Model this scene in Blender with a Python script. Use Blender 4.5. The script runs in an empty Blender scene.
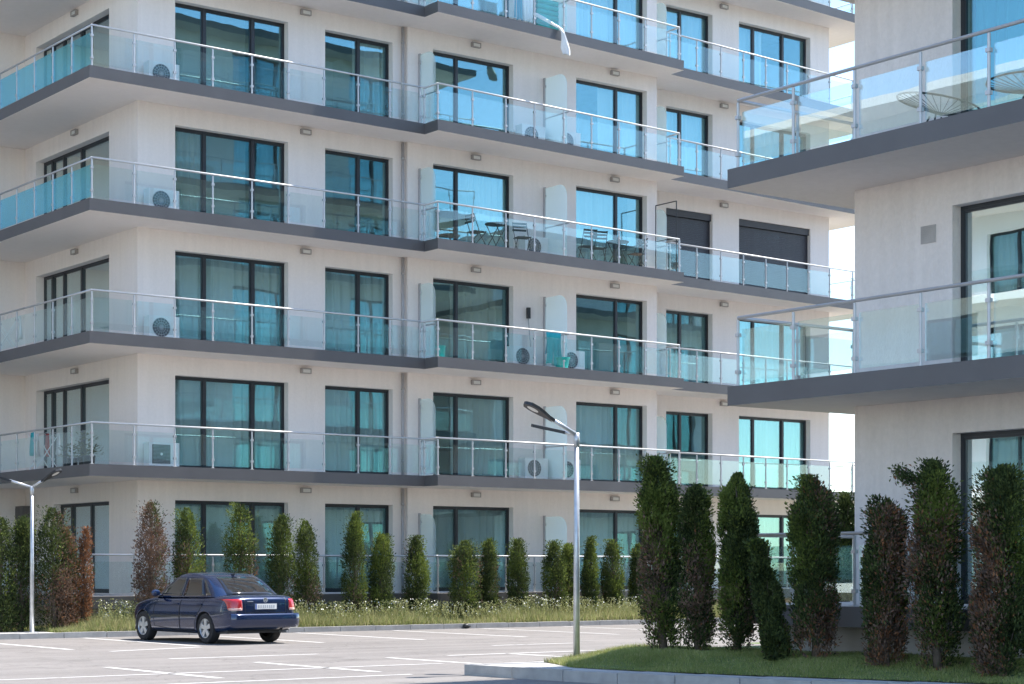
import bpy, bmesh, math, random
import numpy as np
from mathutils import Vector, Matrix
from mathutils.bvhtree import BVHTree
R = math.radians
PI = math.pi
scene = bpy.context.scene
C = scene.collection
random.seed(7)
EYE = 1.56

# ------------------------------------------------------------------ helpers
def wloc(o):
    v = Vector((0, 0, 0))
    while o is not None:
        v = v + o.location; o = o.parent
    return v

def tag(o, label=None, cat=None, group=None, kind=None):
    if label: o['label'] = label
    if cat: o['category'] = cat
    if group: o['group'] = group
    if kind: o['kind'] = kind
    return o

def thing(name, label, cat, loc=(0, 0, 0), rz=0, group=None):
    o = bpy.data.objects.new(name, None); C.objects.link(o)
    o.location = loc; o.rotation_euler = (0, 0, rz); o.empty_display_size = .2
    return tag(o, label, cat, group)

def link(name, me, parent=None, loc=None, rz=0):
    """place mesh data as an object; loc in the parent's frame"""
    o = bpy.data.objects.new(name, me); C.objects.link(o)
    if parent is not None: o.parent = parent
    if loc is not None: o.location = loc
    o.rotation_euler = (0, 0, rz)
    return o

def linkw(name, me, parent, w, rz=0):
    """place mesh data at world location w under an unrotated parent"""
    return link(name, me, parent, Vector(w) - wloc(parent), rz)

def copy_tree(o, parent=None):
    c = o.copy(); C.objects.link(c); c.parent = parent
    for ch in list(o.children): copy_tree(ch, c)
    return c

class MB:
    def __init__(s): s.v = []; s.f = []; s.m = []
    def quad(s, a, b, c, d, m=0):
        i = len(s.v); s.v += [tuple(a), tuple(b), tuple(c), tuple(d)]; s.f.append((i, i+1, i+2, i+3)); s.m.append(m); return s
    def poly(s, pts, m=0):
        i = len(s.v); s.v += [tuple(p) for p in pts]; s.f.append(tuple(range(i, i+len(pts)))); s.m.append(m); return s
    def box(s, x0, x1, y0, y1, z0, z1, m=0):
        i = len(s.v)
        s.v += [(x0,y0,z0),(x1,y0,z0),(x1,y1,z0),(x0,y1,z0),(x0,y0,z1),(x1,y0,z1),(x1,y1,z1),(x0,y1,z1)]
        for f in ((0,3,2,1),(4,5,6,7),(0,1,5,4),(1,2,6,5),(2,3,7,6),(3,0,4,7)):
            s.f.append(tuple(i+k for k in f)); s.m.append(m)
        return s
    def tube(s, pts, r, n=8, m=0, cap=True, r2=None):
        pts = [Vector(p) for p in pts]; rings = []
        for k, p in enumerate(pts):
            a = pts[max(k-1, 0)]; b = pts[min(k+1, len(pts)-1)]
            d = (b-a).normalized()
            up = Vector((0,0,1)) if abs(d.z) < .95 else Vector((1,0,0))
            x = d.cross(up).normalized(); y = x.cross(d).normalized()
            rr = r if r2 is None else r + (r2-r)*k/(len(pts)-1)
            i = len(s.v); rings.append(i)
            for j in range(n):
                t = 2*PI*j/n
                s.v.append(tuple(p + x*math.cos(t)*rr + y*math.sin(t)*rr))
        for k in range(len(rings)-1):
            for j in range(n):
                a, b = rings[k], rings[k+1]
                s.f.append((a+j, b+j, b+(j+1) % n, a+(j+1) % n)); s.m.append(m)
        if cap:
            s.f.append(tuple(rings[0]+j for j in range(n))); s.m.append(m)
            s.f.append(tuple(rings[-1]+j for j in reversed(range(n)))); s.m.append(m)
        return s
    def prism(s, pts, z0, z1, ms=0, mt=0, mb=0):
        """pts counter-clockwise (x,y)"""
        n = len(pts); i = len(s.v)
        s.v += [(x, y, z0) for x, y in pts] + [(x, y, z1) for x, y in pts]
        s.f.append(tuple(i+k for k in reversed(range(n)))); s.m.append(mb)
        s.f.append(tuple(i+n+k for k in range(n))); s.m.append(mt)
        for k in range(n):
            s.f.append((i+k, i+(k+1) % n, i+n+(k+1) % n, i+n+k)); s.m.append(ms)
        return s
    def disc(s, c, r, axis='y', n=24, m=0, r0=0):
        c = Vector(c)
        def P(t, q):
            return c + (Vector((math.cos(t)*q, 0, math.sin(t)*q)) if axis == 'y' else Vector((0, math.cos(t)*q, math.sin(t)*q)) if axis == 'x' else Vector((math.cos(t)*q, math.sin(t)*q, 0)))
        if r0 == 0: s.poly([P(2*PI*k/n, r) for k in range(n)], m)
        else:
            for k in range(n):
                a, b = 2*PI*k/n, 2*PI*(k+1)/n
                s.quad(P(a, r0), P(a, r), P(b, r), P(b, r0), m)
        return s
    def mesh(s, name, mats, smooth=False):
        me = bpy.data.meshes.new(name); me.from_pydata(s.v, [], s.f)
        for mt in (mats if isinstance(mats, (list, tuple)) else [mats]): me.materials.append(mt)
        if any(s.m): me.polygons.foreach_set('material_index', s.m)
        if smooth: me.polygons.foreach_set('use_smooth', [True]*len(s.f))
        me.update(); return me
    def build(s, name, mats, parent=None, smooth=False, loc=None):
        """vertices are in world coordinates when loc is None and the parent is unrotated"""
        me = s.mesh(name, mats, smooth)
        if loc is None and parent is not None: loc = -wloc(parent)
        return link(name, me, parent, loc or (0, 0, 0))

def weld(o, d=.0005):
    b = bmesh.new(); b.from_mesh(o.data); bmesh.ops.remove_doubles(b, verts=b.verts, dist=d); bmesh.ops.recalc_face_normals(b, faces=b.faces)
    for f in b.faces: f.smooth = True
    b.to_mesh(o.data); b.free()

# ------------------------------------------------------------------ materials
def newmat(name):
    m = bpy.data.materials.new(name); m.use_nodes = True
    nt = m.node_tree; return m, nt, nt.nodes['Principled BSDF']

def pbr(name, col, rough=.6, metal=0, var=.08, scale=3, bump=0, bscale=60, spec=None, coat=0):
    m, nt, b = newmat(name)
    b.inputs['Roughness'].default_value = rough; b.inputs['Metallic'].default_value = metal
    if coat: b.inputs['Coat Weight'].default_value = coat; b.inputs['Coat Roughness'].default_value = .04
    tc = nt.nodes.new('ShaderNodeTexCoord')
    if var:
        n = nt.nodes.new('ShaderNodeTexNoise'); n.inputs['Scale'].default_value = scale; n.inputs['Detail'].default_value = 6
        nt.links.new(tc.outputs['Object'], n.inputs['Vector'])
        r = nt.nodes.new('ShaderNodeMapRange'); r.inputs['From Min'].default_value = .3; r.inputs['From Max'].default_value = .7
        r.inputs['To Min'].default_value = 1-var; r.inputs['To Max'].default_value = 1+var
        nt.links.new(n.outputs['Fac'], r.inputs['Value'])
        mx = nt.nodes.new('ShaderNodeVectorMath'); mx.operation = 'SCALE'; mx.inputs[0].default_value = col[:3]
        nt.links.new(r.outputs['Result'], mx.inputs['Scale']); nt.links.new(mx.outputs[0], b.inputs['Base Color'])
    else: b.inputs['Base Color'].default_value = (*col[:3], 1)
    if bump:
        n2 = nt.nodes.new('ShaderNodeTexNoise'); n2.inputs['Scale'].default_value = bscale; n2.inputs['Detail'].default_value = 4
        nt.links.new(tc.outputs['Object'], n2.inputs['Vector'])
        bp = nt.nodes.new('ShaderNodeBump'); bp.inputs['Strength'].default_value = bump; bp.inputs['Distance'].default_value = .01
        nt.links.new(n2.outputs['Fac'], bp.inputs['Height']); nt.links.new(bp.outputs[0], b.inputs['Normal'])
    return m

def plaster(name, col, streak=.05, bump=.5):
    m, nt, b = newmat(name); b.inputs['Roughness'].default_value = .9
    N, L = nt.nodes, nt.links
    tc = N.new('ShaderNodeTexCoord')
    mp = N.new('ShaderNodeMapping'); mp.inputs['Scale'].default_value = (5, 5, .35); L.new(tc.outputs['Object'], mp.inputs['Vector'])
    n1 = N.new('ShaderNodeTexNoise'); n1.inputs['Scale'].default_value = 1.2; n1.inputs['Detail'].default_value = 8; L.new(mp.outputs[0], n1.inputs['Vector'])
    n2 = N.new('ShaderNodeTexNoise'); n2.inputs['Scale'].default_value = .5; n2.inputs['Detail'].default_value = 5; L.new(tc.outputs['Object'], n2.inputs['Vector'])
    n4 = N.new('ShaderNodeTexNoise'); n4.inputs['Scale'].default_value = 14; n4.inputs['Detail'].default_value = 6; n4.inputs['Roughness'].default_value = .7; L.new(tc.outputs['Object'], n4.inputs['Vector'])
    a = N.new('ShaderNodeMath'); a.operation = 'ADD'; L.new(n1.outputs['Fac'], a.inputs[0]); L.new(n2.outputs['Fac'], a.inputs[1])
    a2 = N.new('ShaderNodeMath'); a2.operation = 'ADD'; L.new(a.outputs[0], a2.inputs[0]); L.new(n4.outputs['Fac'], a2.inputs[1])
    r = N.new('ShaderNodeMapRange'); r.inputs['From Min'].default_value = 1.1; r.inputs['From Max'].default_value = 1.9
    r.inputs['To Min'].default_value = 1-streak*1.6; r.inputs['To Max'].default_value = 1+streak*.6; L.new(a2.outputs[0], r.inputs['Value'])
    mx = N.new('ShaderNodeVectorMath'); mx.operation = 'SCALE'; mx.inputs[0].default_value = col
    L.new(r.outputs['Result'], mx.inputs['Scale']); L.new(mx.outputs[0], b.inputs['Base Color'])
    mp2 = N.new('ShaderNodeMapping'); mp2.inputs['Scale'].default_value = (1, 1, .35); L.new(tc.outputs['Object'], mp2.inputs['Vector'])
    n3 = N.new('ShaderNodeTexNoise'); n3.inputs['Scale'].default_value = 28; n3.inputs['Detail'].default_value = 5; L.new(mp2.outputs[0], n3.inputs['Vector'])
    bp = N.new('ShaderNodeBump'); bp.inputs['Strength'].default_value = bump; bp.inputs['Distance'].default_value = .012
    L.new(n3.outputs['Fac'], bp.inputs['Height']); L.new(bp.outputs[0], b.inputs['Normal'])
    return m

def glass(name, tint, gl=(1, 1, 1), base=.05, ior=1.5, wav=0, rough=0.0):
    m = bpy.data.materials.new(name); m.use_nodes = True
    nt = m.node_tree; N, L = nt.nodes, nt.links; N.clear()
    out = N.new('ShaderNodeOutputMaterial'); mix = N.new('ShaderNodeMixShader')
    t = N.new('ShaderNodeBsdfTransparent'); t.inputs[0].default_value = (*tint, 1)
    g = N.new('ShaderNodeBsdfGlossy'); g.inputs['Color'].default_value = (*gl, 1); g.inputs['Roughness'].default_value = rough
    fr = N.new('ShaderNodeLayerWeight'); fr.inputs['Blend'].default_value = .5
    pw = N.new('ShaderNodeMath'); pw.operation = 'POWER'; pw.inputs[1].default_value = 4.5; L.new(fr.outputs['Facing'], pw.inputs[0])
    r = N.new('ShaderNodeMapRange'); r.inputs['To Min'].default_value = base; L.new(pw.outputs[0], r.inputs['Value'])
    L.new(r.outputs['Result'], mix.inputs[0]); L.new(t.outputs[0], mix.inputs[1]); L.new(g.outputs[0], mix.inputs[2])
    if wav:
        tc = N.new('ShaderNodeTexCoord'); n = N.new('ShaderNodeTexNoise'); n.inputs['Scale'].default_value = 1.1; n.inputs['Detail'].default_value = 1
        oi = N.new('ShaderNodeObjectInfo'); ad = N.new('ShaderNodeVectorMath'); ad.operation = 'ADD'
        sc = N.new('ShaderNodeMath'); sc.operation = 'MULTIPLY'; sc.inputs[1].default_value = 50; L.new(oi.outputs['Random'], sc.inputs[0])
        L.new(tc.outputs['Object'], ad.inputs[0]); L.new(sc.outputs[0], ad.inputs[1]); L.new(ad.outputs[0], n.inputs['Vector'])
        bp = N.new('ShaderNodeBump'); bp.inputs['Strength'].default_value = wav; bp.inputs['Distance'].default_value = .02
        L.new(n.outputs['Fac'], bp.inputs['Height']); L.new(bp.outputs[0], g.inputs['Normal'])
    L.new(mix.outputs[0], out.inputs[0]); return m

def frosted(name, col, tr=.3):
    m = bpy.data.materials.new(name); m.use_nodes = True
    nt = m.node_tree; N, L = nt.nodes, nt.links; N.clear()
    out = N.new('ShaderNodeOutputMaterial')
    d = N.new('ShaderNodeBsdfDiffuse'); d.inputs[0].default_value = (*col, 1)
    tl = N.new('ShaderNodeBsdfTranslucent'); tl.inputs[0].default_value = (*col, 1)
    t = N.new('ShaderNodeBsdfTransparent'); t.inputs[0].default_value = (.9, .98, .98, 1)
    m1 = N.new('ShaderNodeMixShader'); m1.inputs[0].default_value = .5; L.new(d.outputs[0], m1.inputs[1]); L.new(tl.outputs[0], m1.inputs[2])
    m2 = N.new('ShaderNodeMixShader'); m2.inputs[0].default_value = tr; L.new(m1.outputs[0], m2.inputs[1]); L.new(t.outputs[0], m2.inputs[2])
    L.new(m2.outputs[0], out.inputs[0]); return m

def leafmat(name, c1, c2, rough=.7, trans=.35, scale=2.5):
    m = bpy.data.materials.new(name); m.use_nodes = True
    nt = m.node_tree; N, L = nt.nodes, nt.links; N.clear()
    out = N.new('ShaderNodeOutputMaterial')
    geo = N.new('ShaderNodeNewGeometry'); tc = N.new('ShaderNodeTexCoord')
    n = N.new('ShaderNodeTexNoise'); n.inputs['Scale'].default_value = scale; n.inputs['Detail'].default_value = 3; L.new(tc.outputs['Object'], n.inputs['Vector'])
    a = N.new('ShaderNodeMath'); a.operation = 'MULTIPLY_ADD'; a.inputs[1].default_value = .55; L.new(geo.outputs['Random Per Island'], a.inputs[0])
    s = N.new('ShaderNodeMath'); s.operation = 'MULTIPLY_ADD'; s.inputs[1].default_value = 1.6; s.inputs[2].default_value = -.55; L.new(n.outputs['Fac'], s.inputs[0]); L.new(s.outputs[0], a.inputs[2])
    cr = N.new('ShaderNodeMix'); cr.data_type = 'RGBA'; cr.inputs['A'].default_value = (*c1, 1); cr.inputs['B'].default_value = (*c2, 1); L.new(a.outputs[0], cr.inputs['Factor'])
    d = N.new('ShaderNodeBsdfPrincipled'); d.inputs['Roughness'].default_value = rough; L.new(cr.outputs['Result'], d.inputs['Base Color'])
    d.inputs['Specular IOR Level'].default_value = .25
    tl = N.new('ShaderNodeBsdfTranslucent'); L.new(cr.outputs['Result'], tl.inputs[0])
    m1 = N.new('ShaderNodeMixShader'); m1.inputs[0].default_value = trans; L.new(d.outputs[0], m1.inputs[1]); L.new(tl.outputs[0], m1.inputs[2])
    L.new(m1.outputs[0], out.inputs[0]); return m

def asphalt(name):
    m, nt, b = newmat(name); N, L = nt.nodes, nt.links
    b.inputs['Roughness'].default_value = .85
    tc = N.new('ShaderNodeTexCoord')
    n1 = N.new('ShaderNodeTexNoise'); n1.inputs['Scale'].default_value = .22; n1.inputs['Detail'].default_value = 7; n1.inputs['Roughness'].default_value = .6; L.new(tc.outputs['Object'], n1.inputs['Vector'])
    n2 = N.new('ShaderNodeTexNoise'); n2.inputs['Scale'].default_value = 9; n2.inputs['Detail'].default_value = 5; L.new(tc.outputs['Object'], n2.inputs['Vector'])
    mp = N.new('ShaderNodeMapping'); mp.inputs['Scale'].default_value = (.12, 1.6, 1); mp.inputs['Rotation'].default_value = (0, 0, .06); L.new(tc.outputs['Object'], mp.inputs['Vector'])
    n3 = N.new('ShaderNodeTexNoise'); n3.inputs['Scale'].default_value = 1; n3.inputs['Detail'].default_value = 5; L.new(mp.outputs[0], n3.inputs['Vector'])
    a = N.new('ShaderNodeMath'); a.operation = 'ADD'; L.new(n1.outputs['Fac'], a.inputs[0]); L.new(n3.outputs['Fac'], a.inputs[1])
    a2 = N.new('ShaderNodeMath'); a2.operation = 'MULTIPLY_ADD'; a2.inputs[1].default_value = .6; L.new(n2.outputs['Fac'], a2.inputs[0]); L.new(a.outputs[0], a2.inputs[2])
    cr = N.new('ShaderNodeMapRange'); cr.inputs['From Min'].default_value = .95; cr.inputs['From Max'].default_value = 1.65
    L.new(a2.outputs[0], cr.inputs['Value'])
    mx = N.new('ShaderNodeMix'); mx.data_type = 'RGBA'; mx.inputs['A'].default_value = (.13, .120, .114, 1); mx.inputs['B'].default_value = (.215, .20, .19, 1)
    L.new(cr.outputs['Result'], mx.inputs['Factor'])
    # cracks
    v = N.new('ShaderNodeTexVoronoi'); v.feature = 'DISTANCE_TO_EDGE'; v.inputs['Scale'].default_value = .28
    wp = N.new('ShaderNodeVectorMath'); wp.operation = 'ADD'; n5 = N.new('ShaderNodeTexNoise'); n5.inputs['Scale'].default_value = 1.5; n5.inputs['Detail'].default_value = 4
    L.new(tc.outputs['Object'], n5.inputs['Vector']); L.new(tc.outputs['Object'], wp.inputs[0]); L.new(n5.outputs['Color'], wp.inputs[1]); L.new(wp.outputs[0], v.inputs['Vector'])
    lt = N.new('ShaderNodeMapRange'); lt.inputs['From Max'].default_value = .006; lt.inputs['To Min'].default_value = .62; lt.inputs['To Max'].default_value = 1; L.new(v.outputs['Distance'], lt.inputs['Value'])
    ns = N.new('ShaderNodeTexNoise'); ns.inputs['Scale'].default_value = .9; ns.inputs['Detail'].default_value = 3; L.new(tc.outputs['Object'], ns.inputs['Vector'])
    rs = N.new('ShaderNodeMapRange'); rs.inputs['From Min'].default_value = .60; rs.inputs['From Max'].default_value = .72; rs.inputs['To Min'].default_value = 1; rs.inputs['To Max'].default_value = .74; L.new(ns.outputs['Fac'], rs.inputs['Value'])
    ml = N.new('ShaderNodeMath'); ml.operation = 'MULTIPLY'; L.new(lt.outputs['Result'], ml.inputs[0]); L.new(rs.outputs['Result'], ml.inputs[1]); lt = ml; lt_out = ml.outputs[0]
    sc = N.new('ShaderNodeVectorMath'); sc.operation = 'SCALE'; L.new(mx.outputs['Result'], sc.inputs[0]); L.new(lt_out, sc.inputs['Scale'])
    L.new(sc.outputs[0], b.inputs['Base Color'])
    n4 = N.new('ShaderNodeTexNoise'); n4.inputs['Scale'].default_value = 120; L.new(tc.outputs['Object'], n4.inputs['Vector'])
    bp = N.new('ShaderNodeBump'); bp.inputs['Strength'].default_value = .5; bp.inputs['Distance'].default_value = .01; L.new(n4.outputs['Fac'], bp.inputs['Height']); L.new(bp.outputs[0], b.inputs['Normal'])
    return m

def paintmat():
    m, nt, b = newmat('worn_road_paint'); N, L = nt.nodes, nt.links
    b.inputs['Roughness'].default_value = .7
    tc = N.new('ShaderNodeTexCoord'); n = N.new('ShaderNodeTexNoise'); n.inputs['Scale'].default_value = 4; n.inputs['Detail'].default_value = 8; n.inputs['Roughness'].default_value = .7
    L.new(tc.outputs['Object'], n.inputs['Vector'])
    r = N.new('ShaderNodeMapRange'); r.inputs['From Min'].default_value = .30; r.inputs['From Max'].default_value = .48; L.new(n.outputs['Fac'], r.inputs['Value'])
    mx = N.new('ShaderNodeMix'); mx.data_type = 'RGBA'; mx.inputs['A'].default_value = (.22, .21, .20, 1); mx.inputs['B'].default_value = (.50, .49, .48, 1)
    L.new(r.outputs['Result'], mx.inputs['Factor']); L.new(mx.outputs['Result'], b.inputs['Base Color']); return m

def curtainmat(name, col, tr=.35, see=.15):
    m = bpy.data.materials.new(name); m.use_nodes = True
    nt = m.node_tree; N, L = nt.nodes, nt.links; N.clear()
    out = N.new('ShaderNodeOutputMaterial')
    d = N.new('ShaderNodeBsdfDiffuse'); d.inputs[0].default_value = (*col, 1)
    tl = N.new('ShaderNodeBsdfTranslucent'); tl.inputs[0].default_value = (*col, 1)
    t = N.new('ShaderNodeBsdfTransparent')
    m1 = N.new('ShaderNodeMixShader'); m1.inputs[0].default_value = tr; L.new(d.outputs[0], m1.inputs[1]); L.new(tl.outputs[0], m1.inputs[2])
    m2 = N.new('ShaderNodeMixShader'); m2.inputs[0].default_value = see; L.new(m1.outputs[0], m2.inputs[1]); L.new(t.outputs[0], m2.inputs[2])
    L.new(m2.outputs[0], out.inputs[0]); return m

M = dict(
    wall=plaster('pale_render_wall', (.86, .79, .745), .05),
    white_wall=plaster('white_render_wall', (.86, .85, .83), .03),
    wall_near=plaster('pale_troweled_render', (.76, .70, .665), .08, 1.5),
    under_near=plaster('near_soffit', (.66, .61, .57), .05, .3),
    under=plaster('balcony_soffit', (.85, .79, .75), .03, .2),
    slab=pbr('grey_fascia_metal', (.108, .103, .103), .5, var=.08, scale=1.5),
    tile=pbr('balcony_tiles', (.56, .51, .47), .6),
    steel=pbr('stainless_steel', (.55, .55, .55), .55, .85, var=.05),
    frame=pbr('anthracite_frame', (.03, .035, .042), .4, var=.05),
    pane=glass('solar_window_glass', (.87, .935, .94), (.50, .92, 1.0), .17, 1.55, wav=.08),
    pane_side=glass('mirror_window_glass', (.62, .82, .86), (.85, .98, 1.0), .62, 1.55, wav=.05),
    rail=glass('railing_glass', (.93, .975, .97), (.85, 1, 1), .06, 1.5, wav=.03),
    rail_sky=glass('sky_tinted_railing_glass', (.90, .965, .97), (.27, .80, 1), .48, 1.5, wav=.03),  # cyan sky reflection put into the gloss tint
    rail_near=glass('near_railing_glass', (.92, .965, .965), (.80, .97, 1), .20, 1.5, wav=.03),
    frost=frosted('frosted_divider_glass', (.92, .98, .98), .35),
    frost_side=frosted('clear_divider_glass', (.92, .98, .98), .72),
    room=pbr('room_plaster', (.42, .40, .37), .9, var=.1),
    floor_in=pbr('room_floor', (.25, .17, .11), .5),
    sheer=curtainmat('sheer_curtain', (.88, .89, .87), .25, .10),
    drape=curtainmat('heavy_drape', (.55, .5, .43), .15, 0),
    blue=curtainmat('blue_cloth_sky_tint', (.16, .5, .62), .3, .05),  # blue washing; on the curtain the blue stands in for reflected sky
    shutter=pbr('roller_shutter', (.045, .045, .055), .5),
    pipe=pbr('zinc_pipe', (.42, .41, .42), .5, .1),
    white=pbr('white_enamel', (.78, .78, .76), .4, var=.04),
    dark=pbr('dark_plastic', (.025, .027, .03), .5),
    fan=pbr('fan_opening', (.09, .10, .105), .6),
    lampgrey=pbr('wall_lamp_grey', (.33, .31, .30), .5),
    lens=pbr('lamp_lens', (.7, .7, .68), .3, var=.02),
    galv=pbr('galvanised_pole', (.52, .54, .56), .38, .6, var=.12, scale=8),
    kerb=pbr('concrete_kerb', (.36, .35, .335), .9, var=.14, scale=5, bump=.4),
    conc=pbr('concrete_paving', (.44, .43, .41), .9, var=.1, scale=2, bump=.3),
    turf=pbr('turf_ground', (.11, .15, .045), .95, var=.3, scale=6, bump=1, bscale=30),
    soil=pbr('soil', (.13, .13, .06), .95, var=.3, scale=3, bump=1, bscale=12),
    plinth=pbr('plinth_render', (.42, .40, .385), .9, var=.15, scale=2, bump=.5),
    asphalt=asphalt('weathered_asphalt'), paint=paintmat(),
    earth=pbr('dry_ground', (.16, .15, .09), .95, var=.3, scale=.3),
    bark=pbr('bark', (.10, .075, .055), .9, var=.3, scale=12, bump=1, bscale=40),
    green=leafmat('thuja_green', (.034, .058, .018), (.13, .165, .05)),
    lime=leafmat('thuja_sunlit_green', (.06, .10, .02), (.22, .27, .06)),  # yellow-green of sunlit foliage, put into the leaf colour
    darkgreen=leafmat('thuja_dark_green', (.018, .032, .015), (.06, .085, .03)),
    brown=leafmat('thuja_dead_brown', (.085, .062, .048), (.27, .175, .125), trans=.2),
    rust=leafmat('thuja_rust', (.15, .06, .028), (.36, .17, .08), trans=.2),
    grass=leafmat('lawn_grass', (.16, .21, .05), (.36, .40, .14), scale=1.2),
    drygrass=leafmat('dry_grass', (.30, .27, .12), (.55, .5, .28), scale=1.2),
    weed=leafmat('weed_stems', (.15, .18, .06), (.42, .42, .20), scale=1.5),
    petal=pbr('white_petals', (.8, .8, .74), .7, var=.02),
    turq=pbr('turquoise_plastic', (.01, .42, .37), .4),
    teal=pbr('teal_cloth', (.02, .40, .44), .8),
    cloth=pbr('white_cloth', (.8, .79, .76), .9),
    wood=pbr('brown_wood', (.16, .085, .05), .6, var=.2, scale=8),
    iron=pbr('dark_green_iron', (.03, .045, .04), .5),
    redp=pbr('red_cloth', (.42, .06, .05), .8),
)

# ------------------------------------------------------------------ camera, world, sun
cam = bpy.data.cameras.new('camera'); co = bpy.data.objects.new('camera', cam); C.objects.link(co)
co.location = (0, 0, EYE); co.rotation_euler = (PI/2, 0, -math.atan2(.6, .8))
cam.sensor_width = 36; cam.lens = 1907/1024*36; cam.shift_y = 224/1024; cam.clip_start = .1; cam.clip_end = 2000
scene.camera = co
SEL = R(64); sh = Vector((.991, -.13)).normalized()
to_sun = Vector((sh.x*math.cos(SEL), sh.y*math.cos(SEL), math.sin(SEL)))
sl = bpy.data.lights.new('sun', 'SUN'); sl.energy = 4.0; sl.angle = R(.53); sl.color = (1, .94, .86)
so = bpy.data.objects.new('sun', sl); C.objects.link(so); so.rotation_euler = to_sun.to_track_quat('Z', 'Y').to_euler(); so.location = to_sun*100
w = bpy.data.worlds.new('World'); scene.world = w; w.use_nodes = True
nt = w.node_tree; bg = nt.nodes['Background']
sky = nt.nodes.new('ShaderNodeTexSky'); sky.sky_type = 'NISHITA'; sky.sun_disc = False
sky.sun_elevation = SEL; sky.sun_rotation = math.atan2(to_sun.x, to_sun.y); sky.dust_density = .15; sky.ozone_density = 1.4; sky.air_density = 1.0
nt.links.new(sky.outputs[0], bg.inputs['Color']); bg.inputs['Strength'].default_value = .15
vs = scene.view_settings; vs.view_transform = 'Standard'; vs.look = 'None'; vs.exposure = 1.42; vs.gamma = 1; vs.use_curve_mapping = False
scene.render.engine = 'CYCLES'
cy = scene.cycles; cy.max_bounces = 10; cy.diffuse_bounces = 5; cy.glossy_bounces = 4; cy.transparent_max_bounces = 32; cy.transmission_bounces = 6
scene.render.resolution_x = 1024; scene.render.resolution_y = 684

# ------------------------------------------------------------------ ground
def struct(mb, name, mats, **k):
    o = mb.build(name, mats, **k); o['kind'] = 'structure'; return o
struct(MB().quad((-600,-600,-.04),(600,-600,-.04),(600,600,-.04),(-600,600,-.04)), 'ground', M['earth'])
struct(MB().quad((-30,-30,0),(90,-30,0),(90,38.8,0),(-30,38.8,0)), 'parking_lot', M['asphalt'])
def line(m, p, q, wd=.15):
    p, q = Vector(p), Vector(q); d = (q-p).normalized(); n = Vector((-d.y, d.x))*wd/2
    m.quad((*(p-n), .004), (*(q-n), .004), (*(q+n), .004), (*(p+n), .004))
mk = MB()
for x in (12.1, 14.72, 17.35, 20.15, 22.65, 25.35, 28.0, 30.6, 33.2, 35.8): line(mk, (x, 38.6), (x+.02, 33.3))
for x in (12.6, 15.2, 17.75, 20.3, 22.9): line(mk, (x, 27.2), (x+.05, 23.6))
line(mk, (6, 25.05), (17.4, 25.05), .12); line(mk, (6, 22.8), (15.3, 22.8), .12)
line(mk, (14.6, 29.05), (17.5, 29.05)); line(mk, (15.0, 32.2), (17.2, 32.9)); line(mk, (22.1, 30.1), (24.3, 30.1)); line(mk, (19, 27.2), (23, 27.2))
line(mk, (28, 30.1), (31, 30.1))
struct(mk, 'road_marking', M['paint'])
# far kerb and planting bed
kb = MB()
x = 8.0
while x < 60:
    kb.box(x, x+.985, 38.8, 38.95, -.02, .12 + (.004*math.sin(x*3))); x += 1.0
struct(kb, 'kerb', M['kerb'])
struct(MB().prism([(16.9,38.96),(60,38.96),(60,42.3),(16.9,42.3)], -.03, .10).prism([(4,40.3),(16.895,40.3),(16.895,49),(4,49)], -.03, .10), 'planting_bed', M['soil'])
struct(MB().prism([(4,38.96),(16.89,38.96),(16.89,40.29),(4,40.29)], -.03, .115), 'pavement', M['conc'])
# island beside the near building
def kerb_x(y): return float(np.interp(y, [4, 10, 13.5, 15.8, 17.8, 20.5, 22.2], [19.4, 18.0, 17.30, 16.75, 16.30, 15.98, 15.8]))
def lawn_x(y): return kerb_x(y)+.52+.75*min(max((y-20.6)/1.3, 0), 1)
def island_h(x, y):
    t = min(max((x-lawn_x(y)+.07)/1.15, 0), 1); e = min(max((22.05-y)/1.2, 0), 1)
    return .16 + max(0, 20-y)*.008 + .20*t*t*(3-2*t)*(.35+.65*e)
kb = MB(); pv = MB(); y = 22.2; k = 0
while y > 4:
    y1 = y-.985; z = .155 + max(0, (20-y))*.008; a, b = kerb_x(y), kerb_x(y1)
    kb.prism([(a, y), (b, y1), (b+.17, y1), (a+.17, y)], -.02, z+.004*math.sin(k*2.1), 0)
    yt = min(y, 22.015)
    pv.prism([(kerb_x(yt)+.175, yt), (b+.175, y1-.015), (lawn_x(y1), y1-.015), (lawn_x(yt), yt)], -.02, z-.004+(.0005*(k % 2)))
    y -= 1.0; k += 1
x = kerb_x(22.1)+.18
while x < 40:
    kb.box(x, x+.985, 22.02, 22.2, -.02, .155); x += 1.0
struct(kb, 'kerb', M['kerb'])
struct(pv, 'kerb_paving', M['conc'])
gm = MB(); nx, ny = 18, 60
P = [[(lawn_x(4+18.01*j/ny)+5.0*i/nx, 4+18.01*j/ny) for i in range(nx+1)] for j in range(ny+1)]
for j in range(ny):
    for i in range(nx):
        q = [P[j][i], P[j][i+1], P[j+1][i+1], P[j+1][i]]
        gm.quad(*[(a, b, island_h(a, b)) for a, b in q])
gm.quad((20.9,4,.34),(40,4,.34),(40,22.01,.34),(21.0,22.01,.34))
struct(gm, 'lawn', M['turf'], smooth=True)

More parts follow.
